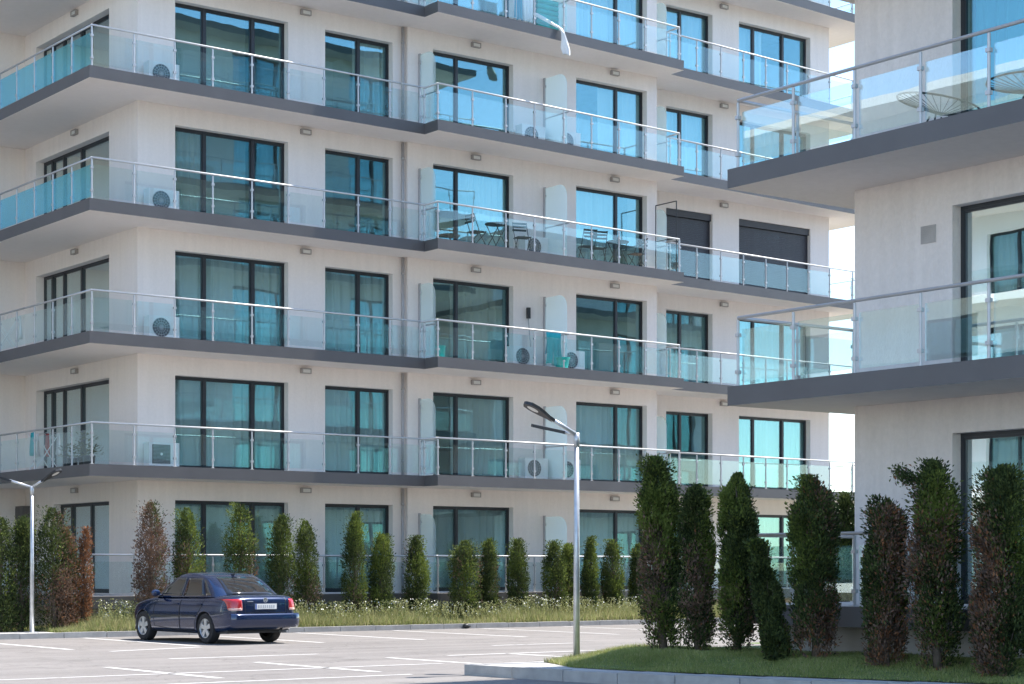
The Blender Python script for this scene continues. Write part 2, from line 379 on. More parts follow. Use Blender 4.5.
# ------------------------------------------------------------------ facades
def fw(org, rot):
    c, s = math.cos(rot), math.sin(rot)
    return lambda u, d, z: (org[0]+u*c-d*s, org[1]+u*s+d*c, z)
def facade(mb, org, rot, length, z0, z1, ops, th=.3, d0=0):
    """ops: (u0,u1,z0,z1) openings; local d runs inwards"""
    F = fw(org, rot)
    us = sorted({0, length, *[o[0] for o in ops], *[o[1] for o in ops]}); zs = sorted({z0, z1, *[o[2] for o in ops], *[o[3] for o in ops]})
    us = [round(u, 4) for u in us]
    for i in range(len(us)-1):
        for j in range(len(zs)-1):
            cu, cz = (us[i]+us[i+1])/2, (zs[j]+zs[j+1])/2
            if any(o[0] < cu < o[1] and o[2] < cz < o[3] for o in ops): continue
            a, b, c, e = us[i], us[i+1], zs[j], zs[j+1]
            mb.quad(F(a,0,c), F(b,0,c), F(b,0,e), F(a,0,e))
            mb.quad(F(a,th,e), F(b,th,e), F(b,th,c), F(a,th,c))
    for a, b, c, e in ops:
        mb.quad(F(a,0,c), F(a,0,e), F(a,th,e), F(a,th,c)); mb.quad(F(b,0,e), F(b,0,c), F(b,th,c), F(b,th,e))
        mb.quad(F(a,0,e), F(b,0,e), F(b,th,e), F(a,th,e)); mb.quad(F(b,0,c), F(a,0,c), F(a,th,c), F(b,th,c))

WIN = {}
def win_meshes(w, h, muls, pm='pane'):
    k = (round(w, 2), round(h, 2), tuple(round(x, 2) for x in muls), pm)
    if k in WIN: return WIN[k]
    fr = MB(); t = .05; D = .08
    fr.box(0, w, 0, D, h-t, h); fr.box(0, w, 0, D, 0, t+.01); fr.box(0, t, 0, D, t+.01, h-t); fr.box(w-t, w, 0, D, t+.01, h-t)
    for i, x in enumerate(muls):
        fr.box(x-.042, x+.042, -.012, D+.01, t+.01, h-t)
    es = [t] + [v for x in muls for v in (x-.042, x+.042)] + [w-t]
    pn = MB()
    for i in range(0, len(es), 2):       # slim sash round each leaf, then its glass
        a, b = es[i], es[i+1]
        off = .012*(i//2 % 2)
        fr.box(a, a+.028, .01+off, .06+off, t+.01, h-t); fr.box(b-.028, b, .01+off, .06+off, t+.01, h-t)
        fr.box(a+.028, b-.028, .01+off, .06+off, h-t-.035, h-t); fr.box(a+.028, b-.028, .01+off, .06+off, t+.01, t+.055)
        pn.box(a+.02, b-.02, .03+off, .045+off, t+.03, h-t-.02)
    rm = MB(); a, b, d, z = -.35, w+.35, 3.4, 2.6
    rm.quad((a,.14,0),(b,.14,0),(b,d,0),(a,d,0),1); rm.quad((a,.14,z),(a,d,z),(b,d,z),(b,.14,z))
    rm.quad((a,.14,0),(a,d,0),(a,d,z),(a,.14,z)); rm.quad((b,.14,0),(b,.14,z),(b,d,z),(b,d,0)); rm.quad((a,d,0),(b,d,0),(b,d,z),(a,d,z))
    WIN[k] = (fr.mesh('window_frame', M['frame']), pn.mesh('window_pane', M[pm]), rm.mesh('room', [M['room'], M['floor_in']]))
    return WIN[k]
def curtain_mesh(a, b, h, mat, seed, z0=.03, full=1.0):
    rr = random.Random(seed); n = max(int((b-a)/.02), 4); mb = MB(); ph = rr.random()*6; row = []
    fq = rr.uniform(38, 52)
    for i in range(n+1):
        x = a+(b-a)*i/n
        y = .075*math.sin(x*fq*.62+ph+.8*math.sin(x*5+ph))*(.6+.4*math.sin(x*7+ph))+.03*math.sin(x*13+ph*2)
        row.append((x, y))
    for i in range(n):
        mb.quad((row[i][0], row[i][1], z0), (row[i+1][0], row[i+1][1], z0), (row[i+1][0], row[i+1][1]*.6, h), (row[i][0], row[i][1]*.6, h))
    return mb.mesh('curtain', mat, smooth=True)
def window(parent, org, rot, u0, u1, zf, h, muls, cur=None, back=.17, shutter=False, seed=0, room=True, pm='pane'):
    F = fw(org, rot); w = u1-u0
    fr, pn, rm = win_meshes(w, h, muls, pm)
    o = linkw('window', fr, parent, F(u0, back, zf), rot)
    link('pane', pn, o)
    if room: link('room', rm, o, (0, 0, -.01))
    if cur:
        for (a, b, mt) in cur:
            link('curtain', curtain_mesh(a*w+.02, b*w-.02, h+.1, M[mt], seed+a), o, (0, .22+(.08 if mt != 'sheer' else 0), 0))
    if shutter:
        sm = MB(); sm.box(0, w, -.14, -.02, h-.2, h-.002); k = 0; z = .03
        while z < h-.21:
            sm.box(.03, w-.03, -.06, -.05, z, min(z+.05, h-.205)); z += .054
        sm.box(0, .04, -.075, -.035, .02, h-.205); sm.box(w-.04, w, -.075, -.035, .02, h-.205)
        s = link('roller_shutter', sm.mesh('roller_shutter', M['shutter']), o)
    return o

H_RAIL = .96
post_me = MB().tube([(0,0,0),(0,0,H_RAIL-.03)], .021, 10).tube([(0,0,0),(0,0,.012)], .05, 10)
for z in (.2, .72): post_me.box(-.035, .035, -.03, .03, z-.025, z+.025)
post_me = post_me.mesh('post', M['steel'])
def railing(parent, pts, zf, posts=None, step=1.1, glass_out=.0, gz=(.07, .80), gm='rail'):
    """pts polyline of (x,y); posts: list of parameters along the line, else evenly spaced"""
    hr = MB().tube([(x, y, zf+H_RAIL) for x, y in pts], .024, 10)
    o = hr.build('balcony_railing', M['steel'], parent, smooth=True)
    for k in range(len(pts)-1):
        a, b = Vector(pts[k]), Vector(pts[k+1]); L = (b-a).length; d = (b-a)/L
        ps = posts[k] if posts and posts[k] else [L*i/max(1, round(L/step)) for i in range(max(1, round(L/step))+1)]
        rz = math.atan2(d.y, d.x); n = Vector((d.y, -d.x))
        for i, t in enumerate(ps):
            if k > 0 and i == 0: continue
            p = a+d*t; link('post', post_me, o, Vector((p.x, p.y, zf))-wloc(o), rz)
        for i in range(len(ps)-1):
            t0, t1 = ps[i]+.045, ps[i+1]-.045
            if t1-t0 < .1: continue
            g = MB(); g.box(t0, t1, -.006, .006, gz[0], gz[1])
            p = a + n*glass_out
            link('glass_panel', g.mesh('glass_panel', M[gm]), o, Vector((p.x, p.y, zf))-wloc(o), rz)
    return o

def wall_lamp(parent, org, rot, u, z):
    F = fw(org, rot)
    b = MB().box(-.17, .17, -.08, -.001, -.08, .08).box(-.18, -.12, -.11, -.08, -.085, .085).box(-.12, .17, -.11, -.08, .05, .085).box(-.12, .17, -.11, -.08, -.085, -.06).box(.14, .17, -.11, -.08, -.06, .05)
    o = linkw('wall_lamp', b.mesh('wall_lamp', M['lampgrey']), parent, F(u, 0, z), rot)
    link('lens', MB().box(-.12, .14, -.10, -.081, -.058, .048).mesh('lens', M['lens']), o); o.scale = (.85, .8, .8)

# ------------------------------------------------------------------ the main block
FL = 3.05; Z0 = .86; NF = 7
main = thing('apartment_building', 'long pale seven storey apartment block with glass balconies behind the parked car', 'building', (30, 50, 0))
fa = dict(A=((20.34, 42.15), 0, 7.72), B=((28.06, 42.02), 0, 8.74), C=((36.80, 43.0), 0, 8.21), S=((20.34, 49.3), -PI/2, 7.15), W=((4, 49.0), 0, 16.34))
wn = dict(
    A=[(1.0, 4.17, (.89, 2.25)), (5.26, 7.34, (1.13,))],
    B=[(.82, 3.50, (.90,)), (5.72, 8.36, (1.64,))],
    C=[(1.23, 3.12, (.74,)), (4.23, 7.36, (.80, 2.08))],
    S=[(1.05, 5.56, (.55, 1.3, 2.4, 4.1))])
WH = 2.31
wm = MB()
for k, (org, rot, L) in fa.items():
    ops = [(a, b, Z0+FL*i+.02, Z0+FL*i+WH) for i in range(NF) for a, b, _ in wn.get(k, [])]
    if k == 'S': ops = [(a if z > 1 else a+1.1, b, z, e) for a, b, z, e in ops]
    facade(wm, org, rot, L, -.05, Z0+FL*NF, ops)
facade(wm, (36.80, 42.02), PI/2, .98, -.05, Z0+FL*NF, [])
wm.quad((28.06, 42.02, -.05), (28.06, 42.15, -.05), (28.06, 42.15, Z0+FL*NF), (28.06, 42.02, Z0+FL*NF))
facade(wm, (45.01, 43.0), PI/2, 15, -.05, Z0+FL*NF, [(2+4*i, 4.4+4*i, Z0+FL*j+.02, Z0+FL*j+WH) for i in range(3) for j in range(NF)])
facade(wm, (45.01, 58), PI, 41.01, -.05, Z0+FL*NF, []); facade(wm, (4, 58), -PI/2, 9, -.05, Z0+FL*NF, [])
wm.build('wall', M['wall'], main)
outl = [(4, 59), (4, 47.6), (18.5, 47.6), (18.5, 40.82), (27.93, 41.02), (27.93, 40.42), (36.9, 40.95), (36.9, 41.52), (46.8, 42.2), (46.8, 59)]
for i in range(NF+1):
    z = Z0+FL*i
    sb = MB().prism(outl, z-.28, z, 0, 2, 1)
    sb.build('balcony_slab' if i < NF else 'roof_slab', [M['slab'], M['under'], M['tile']], main)
CUR = ['none', 'full', 'left', 'right', 'full', 'sides']
def cur_for(seed):
    r = random.Random(seed*13+5); k = r.random()
    if k < .55: return [(0, 1, 'sheer')]
    if k < .70: return [(0, .45, 'sheer')]
    if k < .82: return [(.4, 1, 'sheer')]
    if k < .92: return [(0, .25, 'drape'), (0, 1, 'sheer')]
    return []
fixed = {('A', 0, 1): [(0, 1, 'sheer')], ('A', 0, 2): [(0, 1, 'sheer')], ('A', 1, 1): [(0, 1, 'sheer')], ('A', 1, 2): [(0, 1, 'sheer')],
         ('B', 0, 1): [(.3, 1, 'sheer')], ('A', 0, 3): [(0, .3, 'drape')], ('A', 1, 3): [], ('B', 0, 3): [(.35, 1, 'sheer')], ('B', 1, 3): [(0, .65, 'sheer')],
         ('B', 0, 2): [(.33, 1, 'drape')], ('B', 1, 2): [], ('B', 1, 1): [(0, 1, 'sheer')], ('C', 0, 1): [], ('C', 1, 1): [(0, 1, 'sheer')], ('A', 0, 4): [], ('A', 1, 4): [(.5, 1, 'sheer')],
         ('S', 0, 1): [(0, .3, 'sheer'), (.55, 1, 'sheer')], ('S', 0, 2): [(.2, .5, 'sheer')]}
for k, lst in wn.items():
    org, rot, L = fa[k]
    for wi, (a, b, ml) in enumerate(lst):
        for i in range(NF):
            sh_ = k == 'C' and i == 3; aa, mm = a, ml
            if k == 'S' and i == 0: aa, mm = a+1.1, (.7, 1.9)
            window(main, org, rot, aa, b, Z0+FL*i+.02, WH-.02, mm, fixed.get((k, wi, i), cur_for(hash((k, wi, i)) if False else ord(k)*7+wi*31+i*3)), shutter=sh_, seed=ord(k)+wi*10+i, back=.2 if k != 'S' else .22, pm='pane_side' if k == 'S' else 'pane')
# windows in the gable beyond
for i in range(3):
    for j in range(NF): window(main, (45.01, 43.0), PI/2, 2+4*i, 4.4+4*i, Z0+FL*j+.02, WH-.02, (1.2,), room=False, seed=i)
for i in range(NF):
    zf = Z0+FL*i
    xa = [18.62, 19.67, 20.73, 21.75, 22.83, 23.86, 24.9, 25.93, 26.9, 27.85]; xb = [27.99, 29.14, 30.28, 31.29, 32.35, 33.38, 34.42, 35.45, 36.8]; xc = [37.0, 38.12, 39.16, 40.15, 41.16, 42.14, 43.15, 44.17, 45.3, 46.7]
    s0 = (18.6, 40.92); s1 = (27.85, 41.12)
    railing(main, [(18.6, 47.5), s0], zf, gm='rail_sky' if i > 2 else 'rail')  # same glass on every floor, upper ones tinted with reflected sky
    railing(main, [s0, s1], zf, [[x-18.6 if x > 18.62 else .0 for x in xa]])
    railing(main, [s1, (28.0, 41.10), (28.0, 40.52)], zf, [[0, .12], [0, .56]])
    railing(main, [(28.0, 40.52), (36.82, 41.05)], zf, [[x-27.99 for x in xb]])
    railing(main, [(36.82, 41.05), (36.82, 41.62)], zf, [[0, .55]])
    railing(main, [(36.85, 41.62), (46.7, 42.3)], zf, [[x-37.0+.12 for x in xc]])
    railing(main, [(46.7, 42.3), (46.7, 58)], zf, step=1.3)
    # frosted dividers between flats, rounded at the outer top corner
    for xd, yw, ln in ((28.42, 42.02, .72), (32.62, 42.02, .98), (36.86, 43.0, .85)):
        if xd == 36.86: xd = 37.25
        pts = [(0, .06), (ln, .06), (ln, 1.72)]
        for q in range(1, 9):
            t = q*PI/16; pts.append((ln-.35+.35*math.cos(t), 1.72+.35*math.sin(t)))
        pts.append((0, 2.07))
        d = MB(); n = len(pts); i0 = 0
        d.v = [(-.006, -a, b) for a, b in pts]+[(.006, -a, b) for a, b in pts]
        d.f = [tuple(range(n)), tuple(reversed(range(n, 2*n)))]+[(k, n+k, n+(k+1) % n, (k+1) % n) for k in range(n)]; d.m = [0]*len(d.f)
        o = linkw('privacy_screen', d.mesh('privacy_screen', M['frost'] if xd == 32.62 else M['frost_side']), main, (xd, yw-.06, zf))
        br = MB().box(-.02, .02, -.02, .06, .0, 2.1)
        for z in (.3, .95, 1.85): br.box(-.03, .03, -.06, .05, z-.03, z+.03)
        link('bracket', br.mesh('bracket', M['pipe']), o)
        link('stay', MB().tube([(0, .0, H_RAIL), (0, -ln-.1, H_RAIL)], .018, 8).mesh('stay', M['steel']), o)
    # lamps
    for k, u in (('A', 25.0-20.34), ('B', 30.26-28.06), ('B', 35.17-28.06), ('C', 40.36-36.8), ('S', 49.3-45.7)):
        wall_lamp(main, fa[k][0], fa[k][1], u, zf+2.63)
    # down pipe
    linkw('drainpipe', MB().tube([(0,0,0),(0,0,2.75)], .038, 12).tube([(0,0,2.3),(0,0,2.36)], .046, 12).tube([(0,0,.4),(0,0,.46)], .046, 12).mesh('drainpipe', M['pipe'], smooth=True), main, (27.95, 42.08, zf))
lb = MB().box(20.10, 20.335, 47.5, 47.95, .1, 3.05)
linkw('meter_cabinet', MB().box(-.25, 0, -.3, .3, 0, 2.3).box(-.265, -.25, -.26, -.01, .05, 2.25).box(-.265, -.25, .01, .26, .05, 2.25).mesh('meter_cabinet', M['slab']), main, (20.32, 48.72, Z0))

# ------------------------------------------------------------------ the near block
near = thing('apartment_building', 'near pale apartment block with grey edged balconies and steel railings behind the tall hedge', 'building', (32, 10, 0))
RZ = 1.03
rS = [(1.76, 4.7, (1.55,)), (6.2, 9.2, (.9, 2.0)), (11.0, 13.6, (1.2,))]
rN = [(1.5, 3.9, (1.2,)), (6.2, 9.2, (1.0, 2.0)), (11.6, 14.0, (1.2,)), (16.4, 19.4, (1.0, 2.0)), (21.5, 23.8, (1.1,))]
wm = MB(); top = RZ+FL*NF
faW = ((20.05, 18.66), -PI/2); faN = ((45.2, 18.66), PI)
facade(wm, faW[0], faW[1], 16.2, -.05, top, [(a, b, RZ+FL*i+.02, RZ+FL*i+WH) for i in range(NF) for a, b, _ in rS], .35)
facade(wm, faN[0], faN[1], 25.15, -.05, top, [(a, b, RZ+FL*i+.02, RZ+FL*i+WH) for i in range(NF) for a, b, _ in rN])
facade(wm, (45.2, 2.46), PI/2, 16.2, -.05, top, []); facade(wm, (20.05, 2.46), 0, 25.15, -.05, top, [])
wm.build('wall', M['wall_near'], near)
rout = [(18.5, 1), (46.8, 1), (46.8, 19.62), (18.5, 19.62)]
for i in range(NF+1):
    z = RZ+FL*i
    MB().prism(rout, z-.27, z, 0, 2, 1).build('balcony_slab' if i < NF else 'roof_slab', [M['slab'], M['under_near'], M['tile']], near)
MB().prism([(18.95, 1.5), (46.3, 1.5), (46.3, 19.2), (18.95, 19.2)], -.05, RZ-.271).build('plinth', M['plinth'], near)
for i in range(NF):
    zf = RZ+FL*i
    for wi, (a, b, ml) in enumerate(rS):
        cu = [(0, 1, 'blue')] if (i == 2 and wi == 0) else [] if i < 2 else cur_for(i*5+wi+100)  # sky reflection of this window painted as a blue curtain
        window(near, faW[0], faW[1], a, b, zf+.02, WH-.02, ml, cu, back=.17, seed=i*3+wi, pm='pane_side' if i < 2 else 'pane')
    for wi, (a, b, ml) in enumerate(rN):
        window(near, faN[0], faN[1], a, b, zf+.02, WH-.02, ml, cur_for(i*7+wi+50), back=.17, seed=i+wi*9)
    sp = [0, 1.08, 2.20, 3.32, 4.40, 5.5, 6.6, 7.7, 8.8, 9.9, 11.0, 12.1, 13.2, 14.3, 15.4, 16.5]
    railing(near, [(18.6, 19.51), (18.6, 3.0)], zf, [sp], glass_out=-.045, gz=(.07, .80), gm='rail_near')
    railing(near, [(18.6, 19.51), (46.7, 19.51)], zf, step=1.15, glass_out=.045)
vb = MB().box(-.012, 0, -.13, .13, -.12, .12)
for q in range(8): vb.box(-.02, -.012, -.11, .11, -.105+.028*q, -.09+.028*q)
linkw('wall_vent', vb.mesh('wall_vent', M['plinth']), near, (20.05, 17.31, 6.06))
linkw('roof_parapet', MB().box(19.6, 45.6, 18.6, 18.8, 0, .0001).mesh('x', M['slab']), near, (0, 0, top-.1)) if False else None

# ------------------------------------------------------------------ blocks facing across the lot (seen mirrored in the glass)
def far_block(x, y0, y1, nf, label):
    b = thing('apartment_building', label, 'building', (x-6, (y0+y1)/2, 0))
    L = y1-y0; n = int(L//5.2); ops = [(1.6+5.2*i, 1.6+5.2*i+2.3, 1.0+3.05*j, 1.0+3.05*j+2.2) for i in range(n) for j in range(nf)]
    m = MB(); facade(m, (x, y0), PI/2, L, -.05, 1+3.05*nf, ops)
    facade(m, (x, y1), PI, 12, -.05, 1+3.05*nf, []); facade(m, (x-12, y1), -PI/2, L, -.05, 1+3.05*nf, []); facade(m, (x-12, y0), 0, 12, -.05, 1+3.05*nf, [])
    m.build('wall', M['white_wall'], b)
    for j in range(nf+1):
        z = 1+3.05*j
        MB().prism([(x-12.5, y0-.5), (x+1.4, y0-.5), (x+1.4, y1+.5), (x-12.5, y1+.5)], z-.27, z-.01, 0, 2, 1).build('balcony_slab', [M['under'], M['under'], M['tile']], b)
    for a, bb, c, e in ops: window(b, (x, y0), PI/2, a, bb, c, e-c, (1.15,), cur=[(0, 1, 'sheer')] if random.random() < .5 else [])
    for j in range(nf):
        g = MB().box(x+1.3, x+1.32, y0, y1, 1.1+3.05*j, 1.8+3.05*j).build('glass_balustrade', M['rail'], b)
def side_block(x0, x1, y, nf, label):
    b = thing('apartment_building', label, 'building', ((x0+x1)/2, y-6, 0)); L = x1-x0; n = int(L//4.6)
    ops = [(1.2+4.6*i, 1.2+4.6*i+2.4, 1.0+3.05*j, 1.0+3.05*j+2.2) for i in range(n) for j in range(nf)]; t = 1+3.05*nf
    m = MB(); facade(m, (x1, y), PI, L, -.05, t, ops); facade(m, (x0, y), -PI/2, 12, -.05, t, []); facade(m, (x0, y-12), 0, L, -.05, t, []); facade(m, (x1, y-12), PI/2, 12, -.05, t, [])
    m.build('wall', M['wall_near'], b)
    for j in range(nf+1):
        z = 1+3.05*j
        MB().prism([(x0-.4, y-12.4), (x1+.4, y-12.4), (x1+.4, y+1.4), (x0-.4, y+1.4)], z-.27, z-.01, 0, 2, 1).build('balcony_slab', [M['slab'], M['under_near'], M['tile']], b)
    for a, bb, c, e in ops: window(b, (x1, y), PI, a, bb, c, e-c, (1.2,), cur=[(0, 1, 'sheer')] if random.random() < .4 else [])
side_block(50, 65, 16.5, 5, 'grey apartment block mirrored in the middle balcony doors')
far_block(-9, 26, 58, 5, 'sunlit white apartment block mirrored in the near balcony doors')
far_block(-6, 68, 112, 6, 'sunlit white apartment block mirrored in the corner windows')

# ------------------------------------------------------------------ air conditioners and balcony things
def make_ac(style=0):
    b = MB().box(-.4, .4, -.15, .15, .06, .62, 0)
    b.box(-.34, -.24, -.12, .12, 0, .06, 1).box(.24, .34, -.12, .12, 0, .06, 1)
    me = b.mesh('casing', [M['white'], M['dark']])
    g = MB()
    if style == 0:
        g.disc((-.08, -.152, .34), .235, 'y', 28, 0)
        for r in (.06, .12, .18, .235): g.disc((-.08, -.158, .34), r, 'y', 28, 1, r-.012)
        for k in range(8):
            t = k*PI/8; c, s = math.cos(t), math.sin(t)
            g.tube([(-.08-.23*c, -.16, .34-.23*s), (-.08+.23*c, -.16, .34+.23*s)], .006, 5, 1)
    else:
        g.box(-.32, .16, -.156, -.151, .11, .57, 2)
        for k in range(14): g.box(-.31, .15, -.164, -.156, .12+k*.032, .13+k*.032, 1)
        g.disc((-.08, -.17, .34), .035, 'y', 14, 3)
    g.box(.22, .36, -.158, -.151, .2, .5, 3)
    return me, g.mesh('fan_grille', [M['fan'], M['pipe'], M['slab'], M['white']])
ACM = [make_ac(0), make_ac(1)]
def ac(x, y, fl, label, style=0, base=Z0):
    o = thing('air_conditioner', label, 'air conditioner', (x, y, base+FL*fl), 0, 'air conditioner units standing on the balconies')
    link('casing', ACM[style][0], o); link('fan_grille', ACM[style][1], o)
for fl, nm in ((4, 'fifth floor corner balcony above the dark tiled step'), (3, 'fourth balcony up at the block corner'), (2, 'third balcony up at the block corner'), (1, 'lowest raised corner balcony')):
    pass
ac(20.85, 41.9, 4, 'white air conditioner with a round fan on the topmost corner balcony shown')
ac(20.85, 41.9, 3, 'white air conditioner on the corner balcony two above the drying rack')
ac(20.85, 41.9, 2, 'white air conditioner on the corner balcony level with the drying rack')
ac(20.85, 41.9, 1, 'white air conditioner with a square grille on the corner balcony above the thujas', 1)
ac(31.95, 41.75, 4, 'white air conditioner on the balcony below the hanging white cloth')
ac(32.05, 41.75, 3, 'white air conditioner beside the wooden backed folding chair')
ac(31.65, 41.75, 2, 'white air conditioner beside the turquoise laundry')
ac(33.35, 41.75, 2, 'white air conditioner behind the screen with the turquoise laundry')
ac(32.05, 41.75, 1, 'white air conditioner behind the street lamp head, fan fully in view')
ac(33.2, 41.75, 1, 'white air conditioner half hidden by the frosted screen beside the lamp pole')
ac(33.2, 41.75, 4, 'white air conditioner behind the frosted screen one floor below the white cloth')

def make_chair(loc, rz, label, seatm='iron'):
    o = thing('folding_chair', label, 'chair', loc, rz, 'folding bistro chairs on the fourth floor balconies')
    s = MB()
    for k in range(5): s.box(-.2, .2, -.19+k*.08, -.135+k*.08, .44, .455)
    s.build('seat', M[seatm], o, loc=(0, 0, 0))
    b = MB()
    for z in (.66, .76, .84): b.box(-.2, .2, .225, .24, z, z+.055)
    b.build('backrest', M[seatm], o, loc=(0, 0, 0))
    for sx in (-.2, .2):
        MB().tube([(sx, -.22, 0), (sx, .0, .30), (sx, .24, .9)], .011, 6).build('leg', M['iron'], o, loc=(0, 0, 0))
        MB().tube([(sx*.9, .24, 0), (sx*.9, -.18, .44)], .011, 6).build('leg', M['iron'], o, loc=(0, 0, 0))
def make_table(loc, label, r=.32, h=.7):
    o = thing('bistro_table', label, 'table', loc, 0, 'small tables on the fourth floor balconies')
    MB().prism([(r*math.cos(2*PI*k/20), r*math.sin(2*PI*k/20)) for k in range(20)], h, h+.025).build('table_top', M['iron'], o, loc=(0, 0, 0))
    for sx in (-1, 1):
        for sy in (-1, 1): MB().tube([(sx*.24, sy*.2, 0), (-sx*.2, sy*.2, h)], .012, 6).build('leg', M['iron'], o, loc=(0, 0, 0))
z3 = Z0+FL*3
make_table((30.35, 41.15, z3), 'dark folding bistro table between two chairs on the balcony over the teal pot')
make_chair((29.72, 41.2, z3), PI/2, 'dark folding chair beside the first bistro table, away from the air conditioner')
make_chair((31.25, 41.2, z3), -.3, 'dark folding chair with back turned to the air conditioner', 'iron')
make_chair((33.55, 41.25, z3), 2.9, 'wooden folding chair nearest the frosted screen', 'iron')
make_chair((34.0, 41.3, z3), 2.7, 'second folding chair from the frosted screen', 'iron')
make_table((34.75, 41.35, z3), 'small brown table before the glass doors of the far balcony')
make_chair((35.5, 41.4, z3), -PI/2, 'folding chair beyond the brown table at the balcony end', 'wood')
# wash on the line, basket, teal pot (third floor)
z2 = Z0+FL*2
o = thing('laundry_stand', 'turquoise cloth hanging on a stand by the frosted screen', 'laundry', (32.15, 41.0, z2))
MB().tube([(0,0,0),(0,0,1.0)], .012, 6).tube([(-.25,0,1.0),(.25,0,1.0)], .012, 6).build('stand', M['steel'], o, loc=(0,0,0))
def drape(parent, name, w, h, z, mat, y=0, seed=1, th=.02):
    m = MB(); n = 14; rr = random.Random(seed); ph = rr.random()*6
    k = 6
    for i in range(n):
        for j in range(k):
            def P(i, j):
                u = i/n-.5; v = j/k; sw = 1-.25*v*math.sin(v*3+ph)
                return (u*w*sw, y+.05*math.sin(u*18+ph+v)*v+.02, z-h*v-.03*math.sin(u*9+ph)*v)
            m.quad(P(i, j), P(i, j+1), P(i+1, j+1), P(i+1, j))
    o = m.build(name, mat, parent, smooth=True, loc=(0, 0, 0)); weld(o)
    s = o.modifiers.new('t', 'SOLIDIFY'); s.thickness = th
    return o
drape(o, 'cloth', .5, .9, 1.0, M['teal'], -.06)
drape(o, 'cloth', .3, .6, .98, M['blue'], .1, 3)
def tub(loc, r, h, mat, name, label, cat):
    m = MB(); n = 20
    pr = [(r*.75, 0), (r, h), (r*1.06, h), (r*1.06, h-.03), (r*1.0, h-.03), (r*.92, h-.01), (r*.7, .02)]
    for k in range(n):
        a, b = 2*PI*k/n, 2*PI*(k+1)/n
        for i in range(len(pr)-1):
            p, q = pr[i], pr[i+1]
            m.quad((p[0]*math.cos(a), p[0]*math.sin(a), p[1]), (p[0]*math.cos(b), p[0]*math.sin(b), p[1]), (q[0]*math.cos(b), q[0]*math.sin(b), q[1]), (q[0]*math.cos(a), q[0]*math.sin(a), q[1]))
    m.disc((0, 0, .02), r*.75, 'z', n)
    o = m.build(name, mat); o.location = loc; tag(o, label, cat); return o
tub((32.42, 40.95, z2), .22, .30, M['turq'], 'laundry_basket', 'bright turquoise tub standing below the hanging laundry', 'basket')
tub((28.35, 40.9, z2), .13, .34, M['turq'], 'flower_pot', 'teal pot at the balcony step by the drainpipe', 'pot')
# mop
o = thing('broom', 'dark broom leaning on the wall by the turquoise laundry', 'broom', (32.1, 41.85, z2))
MB().tube([(0,0,0),(-.08,.1,1.5)], .014, 6).build('handle', M['pipe'], o, loc=(0,0,0)); MB().box(-.12,-.03,.05,.13,1.45,1.75).build('brush', M['dark'], o, loc=(0,0,0))
# drying racks
def drying_rack(loc, rz, label, mats):
    o = thing('drying_rack', label, 'drying rack', loc, rz)
    for s in (-.5, .5): MB().tube([(s,-.3,0),(s,.3,.95)], .012, 6).tube([(s,.3,0),(s,-.3,.95)], .012, 6).build('leg', M['white'], o, loc=(0,0,0))
    m = MB()
    for k in range(9): m.tube([(-.55, -.4+.1*k, .95), (.55, -.4+.1*k, .95)], .006, 5)
    m.build('rails', M['white'], o, loc=(0,0,0))
    for k, mt in enumerate(mats): drape(o, 'cloth', .32, .55, .955, M[mt], -.35+.22*k, k+3).location.x = -.3+.3*(k % 3)
drying_rack((18.95, 46.8, z2), 1.2, 'white drying rack standing on the corner balcony with an empty frame', ['cloth'])
drying_rack((19.2, 45.1, Z0+FL), 1.35, 'white drying rack with pale washing on the balcony over the thujas', ['cloth', 'redp', 'cloth', 'teal'])
o = thing('clothes_frame', 'thin black frame standing across the end of the balcony beside the closed shutters', 'frame', (36.7, 41.5, z3))
MB().tube([(0, -.45, 0), (0, -.45, 2.05)], .016, 8).tube([(0, .45, 0), (0, .45, 2.05)], .016, 8).build('upright', M['dark'], o, loc=(0,0,0))
MB().tube([(0, -.45, 2.05), (0, .45, 2.05)], .016, 8).tube([(0, -.45, 1.0), (0, .45, 1.0)], .012, 8).build('crossbar', M['dark'], o, loc=(0,0,0))
# plants on the lower corner balcony
def pot_plant(loc, label, h=.8, seed=1, gr=None):
    o = thing('potted_plant', label, 'plant', loc, 0, gr)
    m = MB(); r = random.Random(seed)
    p = MB().tube([(0,0,0),(0,0,.28)], .12, 14, r2=.16); p.build('pot', M['dark'], o, loc=(0,0,0))
    for k in range(150):
        a = r.uniform(0, 2*PI); q = r.uniform(.03, .3); z = r.uniform(.28, h); c = Vector((q*math.cos(a), q*math.sin(a), z))
        d = Vector((math.cos(a), math.sin(a), r.uniform(-.2, .8)))*.09; s = Vector((-math.sin(a), math.cos(a), 0))*.03
        m.quad(c, c+d*.5+s, c+d, c+d*.5-s)
    m.build('foliage', M['green'], o, loc=(0,0,0))
pot_plant((19.35, 43.0, Z0+FL), 'leafy potted plant behind the corner railing nearest the corner post', .85, 2, 'plants on the corner balcony')
pot_plant((19.25, 43.5, Z0+FL), 'potted plant just behind the corner plant on the balcony', .6, 5, 'plants on the corner balcony')
pot_plant((19.2, 42.4, Z0+FL), 'low potted plant closest to the balcony corner', .5, 8, 'plants on the corner balcony')
